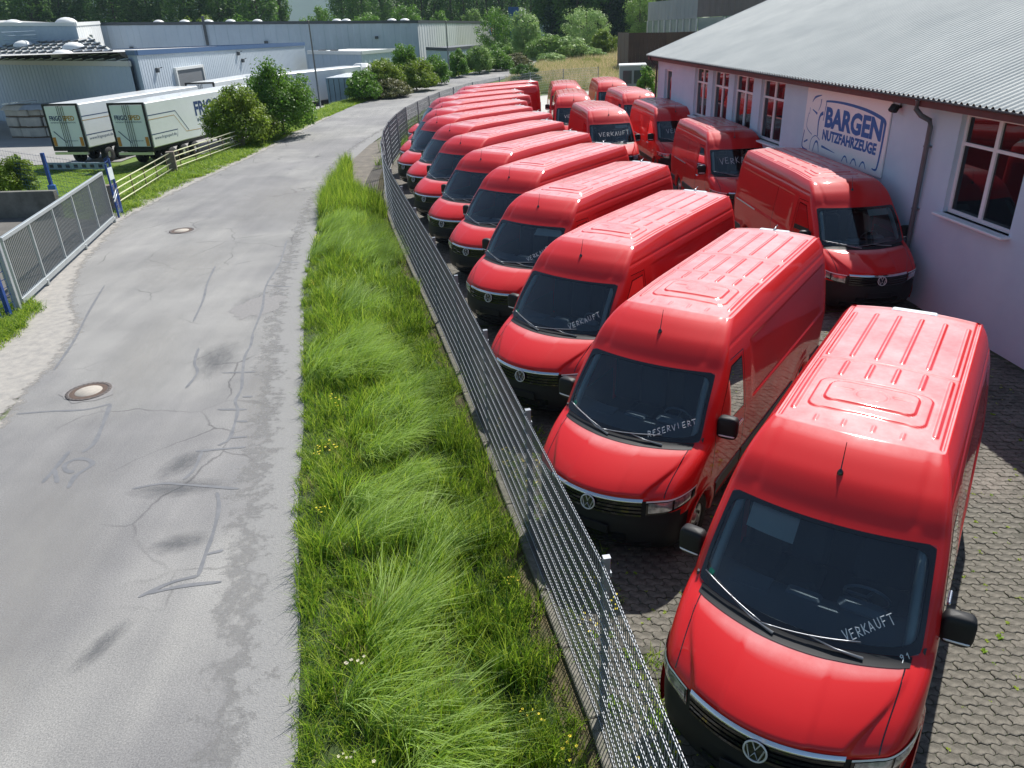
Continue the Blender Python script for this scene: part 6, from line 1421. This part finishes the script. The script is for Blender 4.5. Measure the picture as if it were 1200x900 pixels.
def trailer(x, y, yaw, label, z=-1.75, L_=13.6, text=True):
    # local: x to the right along the rear, y forward, origin on the ground at the rear left corner
    t = thing('refrigerated_trailer', label, 'trailer', (x, y, z), yaw, 'white refrigerated trailers in the yard'); W_, Hh, zb = 2.6, 2.72, 1.2
    a = MB(); a.box((W_/2, L_/2+.05, zb+Hh/2), (W_, L_-.1, Hh), bev=.05); a.build('box_body', MTW, t)
    a = MB()
    for xx in (.05, W_-.05): a.box((xx, -.02, zb+Hh/2), (.12, .10, Hh+.03))
    for zz, h_ in ((zb-.04, .26), (zb+Hh-.02, .12)): a.box((W_/2, -.022, zz), (W_, .10, h_))
    a.build('rear_frame', M['blackplastic'], t)
    for k in range(2):
        a = MB(); a.box((.12+(W_-.24)*(k+.5)/2, -.035, zb+Hh/2), ((W_-.24)/2-.02, .05, Hh-.22), bev=.01); d_ = a.build('rear_door', MTD, t)
    for xx in (1.08, 1.22, 1.38, 1.52):
        a = MB(); a.tube([(xx, -.09, zb+.1), (xx, -.09, zb+Hh-.1)], .014, 5); a.build('lock_bar', M['greytrim'], t)
    for xx in (.28, W_-.28): a = MB(); a.box((xx, -.07, zb+.42 if text else zb), (.22, .03, .55)); a.build('warning_plate', MRR, t)
    a = MB(); a.box((W_/2, -.05, zb-.32), (W_-.1, .12, .16)); a.build('bumper_bar', M['silver'], t)
    a = MB()
    for xx in (.75, W_-.75): a.box((xx, L_/2, zb-.22), (.14, L_-.6, .26))
    a.build('chassis', M['greytrim'], t)
    for k in range(3):
        for xx in (.2, W_-.2):
            a = MB(); a.lathe([(.2, -.17), (.47, -.17), (.5, -.12), (.5, .12), (.47, .17), (.2, .17)], (xx, 1.9+1.3*k, .5), 'x', 20); w__ = a.build('wheel', M['rubber'], t)
            a = MB(); a.lathe([(.28, .16), (.24, .10), (.1, .12), (0, .12)] if xx > 1 else [(.28, -.16), (.24, -.10), (.1, -.12), (0, -.12)], (xx, 1.9+1.3*k, .5), 'x', 16); link('rim', a.mesh('rim', M['silver']), w__)
    for xx in (.5, W_-.5): a = MB(); a.box((xx, L_-3, .55), (.12, .12, 1.1)); a.box((xx, L_-3, .03), (.4, .3, .06)); a.build('landing_leg', M['greytrim'], t)
    a = MB(); a.box((W_/2, L_+.25, zb+Hh-.6), (1.9, .5, 1.1), bev=.06); a.build('cooling_unit', MTW, t)
    Ms = Matrix(((0, 0, 0, W_+.012), (1, 0, 0, 0), (0, 0, 1, 0), (0, 0, 0, 1)))
    def side(px_, pz, s, w__, h_, m, wt=.02): wtext(s, w__, h_, wt, t, m, Matrix(((0, 0, 0, W_+.008), (1, 0, 0, px_), (0, 0, 1, pz), (0, 0, 0, 1))))
    def sline(P, w, m):
        a = MB(); V = []
        for i, p in enumerate(P):
            A_ = Vector(P[max(i-1, 0)]); B_ = Vector(P[min(i+1, len(P)-1)]); d = (B_-A_).normalized()
            for s_ in (1, -1): V.append((W_+.006, p[0]-d.y*w*s_/2, p[1]+d.x*w*s_/2))
        a.add(V, [(2*i, 2*i+1, 2*i+3, 2*i+2) for i in range(len(P)-1)]); a.build('side_stripe', m, t)
    if text:
        side(5.2, zb+1.35, 'FRIGO', 3.1, .95, MNV, .035); side(8.4, zb+1.35, 'SPED', 2.9, .95, MOR, .035); side(5.3, zb+.98, 'INTERNATIONALE SPEDITION', 5.6, .22, MNV)
        side(.35, zb+.42, 'www.frigosped.de', 2.3, .24, MNV, .0)
        sline([(.1, zb+1.95), (3.0, zb+1.95), (4.1, zb+.60)], .05, MNV); sline([(.1, zb+1.7), (2.8, zb+1.7), (3.8, zb+.55), (5.5, zb+.5)], .035, MOR); sline([(.1, zb+.80), (2.9, zb+.80), (2.7, zb+.35)], .05, MNV)
        Mb = lambda x_, z_: Matrix(((1, 0, 0, x_), (0, 0, 0, -.075), (0, 0, 1, z_), (0, 0, 0, 1)))
        wtext('FRIGO', .92, .30, .03, t, MNV, Mb(.34, zb+1.72)); wtext('SPED', .86, .30, .03, t, MOR, Mb(1.34, zb+1.72)); wtext('INTERNATIONALE SPEDITION', 1.85, .09, .0, t, MNV, Mb(.36, zb+1.56))
        wtext('www.frigosped.de', .9, .10, .0, t, MNV, Mb(1.15, zb+.42))
        a = MB(); a.add([(.36, -.078, zb+1.05), (.42, -.078, zb+1.08), (1.2, -.078, zb+.36), (1.12, -.078, zb+.36)], [(0, 3, 2, 1)]); a.build('door_stripe', MNV, t)
    return t
trailer(-29.62, 52.39, rad(-12.8), 'white refrigerated trailer with FRIGOSPED lettering, left one of the pair on the lawn')
trailer(-24.77, 51.02, rad(-13.0), 'white refrigerated trailer with large FRIGOSPED lettering, right one of the pair, partly behind the bush')
p = at(216, 93, 69); trailer(p[0], 69, rad(-10), 'white trailer backed up at the dock door of the pale hall', L_=11, text=False)
pb = thing('dock_ramp_plate', 'pale blue metal underrun plate lying on the grass behind the left trailer', 'metal plate', (-28.3, 50.6, gz(-28.3, 50.6)), rad(-12))
f = MB(); f.box((.9, 0, .28), (4.4, .10, .42), bev=.01); f.build('plate', mat('pale_blue_metal', (.33, .40, .46), .5), pb)
f = MB()
for k in range(7): f.box((-.9+k*.6, -.06, .28), (.28, .03, .2))
f.build('slots', M['greytrim'], pb)
# articulated lorry seen from the side, white cab to the right
lx, ly = X2(300, 74)[0], 74; l2 = X2(440, 88); az_ = math.atan2(l2[1]-ly, l2[0]-lx); LL = math.hypot(l2[0]-lx, l2[1]-ly)
lo_ = thing('articulated_lorry', 'white articulated lorry facing right behind the lamp pole', 'lorry', (lx, ly, -1.75), az_)
f = MB(); f.box(((LL-2.6)/2, 1.2, 2.62), (LL-2.9, 2.5, 2.75), bev=.08); f.build('box_body', MTW, lo_)
f = MB(); f.box((LL-1.15, 1.2, 2.35), (2.1, 2.45, 2.9), bev=.35); cab_ = f.build('cab', MHW, lo_); f = MB(); f.box((LL-1.2, 1.2, 3.75), (1.7, 2.1, .75), bev=.35); f.build('roof_spoiler', MHW, lo_)
f = MB(); f.box((LL-.12, 1.2, 2.6), (.08, 2.2, 1.0), bev=.03); f.build('windshield', M['gloss_black'], lo_); f = MB(); f.box((LL-1.0, -.035, 2.55), (.9, .04, .75)); f.build('side_window', M['gloss_black'], lo_)
f = MB(); f.box(((LL-2)/2, .1, .95), (LL-5.5, .08, .5)); f.build('side_skirt', M['greytrim'], lo_)
for xx in (1.6, 2.9, 4.2, LL-3.4, LL-1.0):
    f = MB(); f.lathe([(.2, -.17), (.47, -.17), (.5, -.12), (.5, .12), (.47, .17), (.2, .17)], (xx, .22, .5), 'y', 18); f.build('wheel', M['rubber'], lo_)
# short blue-grey trailer seen from behind
bx, by = X2(376, 76)[0], 76
bt = thing('curtain_trailer', 'blue-grey box trailer seen from behind in front of the lorry', 'trailer', (bx, by, -1.75), rad(-6))
f = MB(); f.box((1.2, 3.5, 2.2), (2.45, 7, 2.6), bev=.04); f.build('box_body', MTW, bt)
f = MB(); f.box((1.2, -.03, 2.2), (2.4, .06, 2.55), bev=.02); f.build('rear_door', mat('blue_grey_door', (.16, .26, .32), .5, var2=(.10, .18, .23), scale=.8), bt)
f = MB(); f.box((1.2, -.08, .85), (2.45, .12, .16)); f.build('bumper_bar', M['greytrim'], bt)
for xx in (.2, 2.2): f = MB(); f.lathe([(.2, -.17), (.47, -.17), (.5, -.12), (.5, .12), (.47, .17), (.2, .17)], (xx, 1.2, .5), 'x', 18); f.build('wheel', M['rubber'], bt)
f = MB(); 
for k in range(5): f.tube([(.25+.5*k, -.10, .95), (.25+.5*k, -.10, 3.4)], .02, 4)
f.build('lock_bars', M['greytrim'], bt)
# poles
def lamp_pole(px, pyt, Y, label, pyb=None, base=None):
    x = X2(px, Y)[0]; z = gz(x, Y); H = Zt(px, pyt, Y)-z; t = thing('lamp_pole', label, 'lamp pole', (x, Y, z)); f = MB(); f.tube([(0, 0, -.2), (0, 0, H*.5), (0, 0, H)], [.085, .07, .05], 8); f.build('pole', mat('pole_grey', (.13, .14, .15), .5) if 'pole' not in M else M['pole'], t)
    f = MB(); f.box((0, -.15, H+.03), (.18, .5, .08), bev=.03); f.build('lamp_head', M['greytrim'], t)
M['pole'] = mat('pole_grey', (.13, .14, .15), .5); M['rust'] = mat('rust', (.12, .08, .05), .9)
lamp_pole(365, 25, 68, 'tall thin grey lamp pole beside the tall roadside tree'); lamp_pole(524, 25, 94, 'thin lamp pole beside the far hedge in front of the white end wall')
# wrapped stacks of slabs by the solar hall
MSL = mat('pale_slab', (.55, .51, .44), .9, var2=(.38, .36, .32), scale=1.2); MTP = mat('grey_tarpaulin', (.36, .39, .43), .6, var2=(.26, .29, .33), scale=.7, bump=.03, bscale=3)
stk = [(2, 154, 70, 3, 'stack of pale slabs at the left edge in the logistics yard, topped with loose boards'), (28, 152, 69.5, 3, 'stack of pale slabs under a grey sheet, second from the left edge'), (44, 151, 71, 2, 'low stack of pale slabs beside the left trailer')]
for i, (px, py, Y, n, l_) in enumerate(stk):
    x = X2(px, Y)[0]; z = gz(x, Y); t = thing('slab_stack', l_, 'slab stack', (x, Y, z), rad(R.uniform(-25, 5)), 'wrapped slab stacks in front of the solar hall')
    for k in range(n):
        for q_ in range(2):
            f = MB(); f.box((-.75+1.5*q_+R.uniform(-.08, .08), R.uniform(-.1, .1), .45+k*.86), (1.4, 1.3, .74), rz=R.uniform(-.08, .08), bev=.06); f.build('bundle', MSL, t)
        f = MB(); f.box((0, 0, .05+k*.86), (2.9, 1.2, .10)); f.build('pallet', M['rust'], t)
    if i == 0:
        for q_ in range(6): f = MB(); f.box((-.9+.36*q_, 0, n*.86+.22+.03*q_), (.26, 1.9, .08), rz=R.uniform(-.12, .12)); f.build('board', MTW, t)
    f = MB(); NN = 9; V = []
    for a_ in range(NN):
        for b_ in range(NN): u_, v_ = a_/(NN-1)*2-1, b_/(NN-1)*2-1; e = max(abs(u_), abs(v_)); V.append((u_*1.65, v_*.85, n*.86+.12-.65*max(0, e-.72)**1.0*2.2+R.uniform(-.05, .05)))
    f.add(V, [(a_*NN+b_, (a_+1)*NN+b_, (a_+1)*NN+b_+1, a_*NN+b_+1) for a_ in range(NN-1) for b_ in range(NN-1)], 0, True)
    if i != 2: f.build('sheet_cover', MTP if i == 1 else MSL, t)
# rubble and scrap near the lorry
# ------------------------------------------------------------------ far hills
def hill(name, r, h, seed, a0, a1, m, base=-10):
    rr = np.random.RandomState(seed); n = 120; A_ = np.linspace(a0, a1, n); prof = np.zeros(n)
    for k in range(1, 7): prof += np.sin(A_*k*5+rr.uniform(0, 6))*1.0/k
    prof = h*(1+.16*prof/2); V = []
    for j in range(9):
        f = j/8
        for a_, p in zip(A_, prof): rad__ = r+f*r*.35+rr.uniform(-8, 8); V.append((math.sin(a_)*rad__, math.cos(a_)*rad__, base+p*math.sin(f*math.pi/2)+rr.uniform(-1, 1)*p*.02))
    Q = [(j*n+i, j*n+i+1, (j+1)*n+i+1, (j+1)*n+i) for j in range(8) for i in range(n-1)]
    return tag(link(name, quads(name, V, Q, m, smooth=True)), kind='structure')
MHL = mat('wooded_hill', (.045, .085, .03), .95, var2=(.025, .05, .02), scale=.012, detail=10)
hill('hills', 2600, 420, 4, rad(-75), rad(75), MHL)
tag(hill('wooded_ridge', 420, 75, 9, rad(-10), rad(40), LM['dark']), kind='structure')
# ------------------------------------------------------------------ haze: one closed box round everything below the sky
hz_ = MB(); hz_.box((0, 1650, 249), (7000, 4500, 525)); hb_ = hz_.build('haze', [])
hm = bpy.data.materials.new('haze'); hm.use_nodes = True; n_ = hm.node_tree.nodes; n_.remove(n_['Principled BSDF'])
pv = n_.new('ShaderNodeVolumePrincipled'); pv.inputs['Color'].default_value = (.62, .84, 1.0, 1); pv.inputs['Density'].default_value = .00014; pv.inputs['Anisotropy'].default_value = .2
hm.node_tree.links.new(pv.outputs[0], n_['Material Output'].inputs['Volume']); hb_.data.materials.append(hm); tag(hb_, 'faint blue haze in the air', 'haze', kind='stuff')
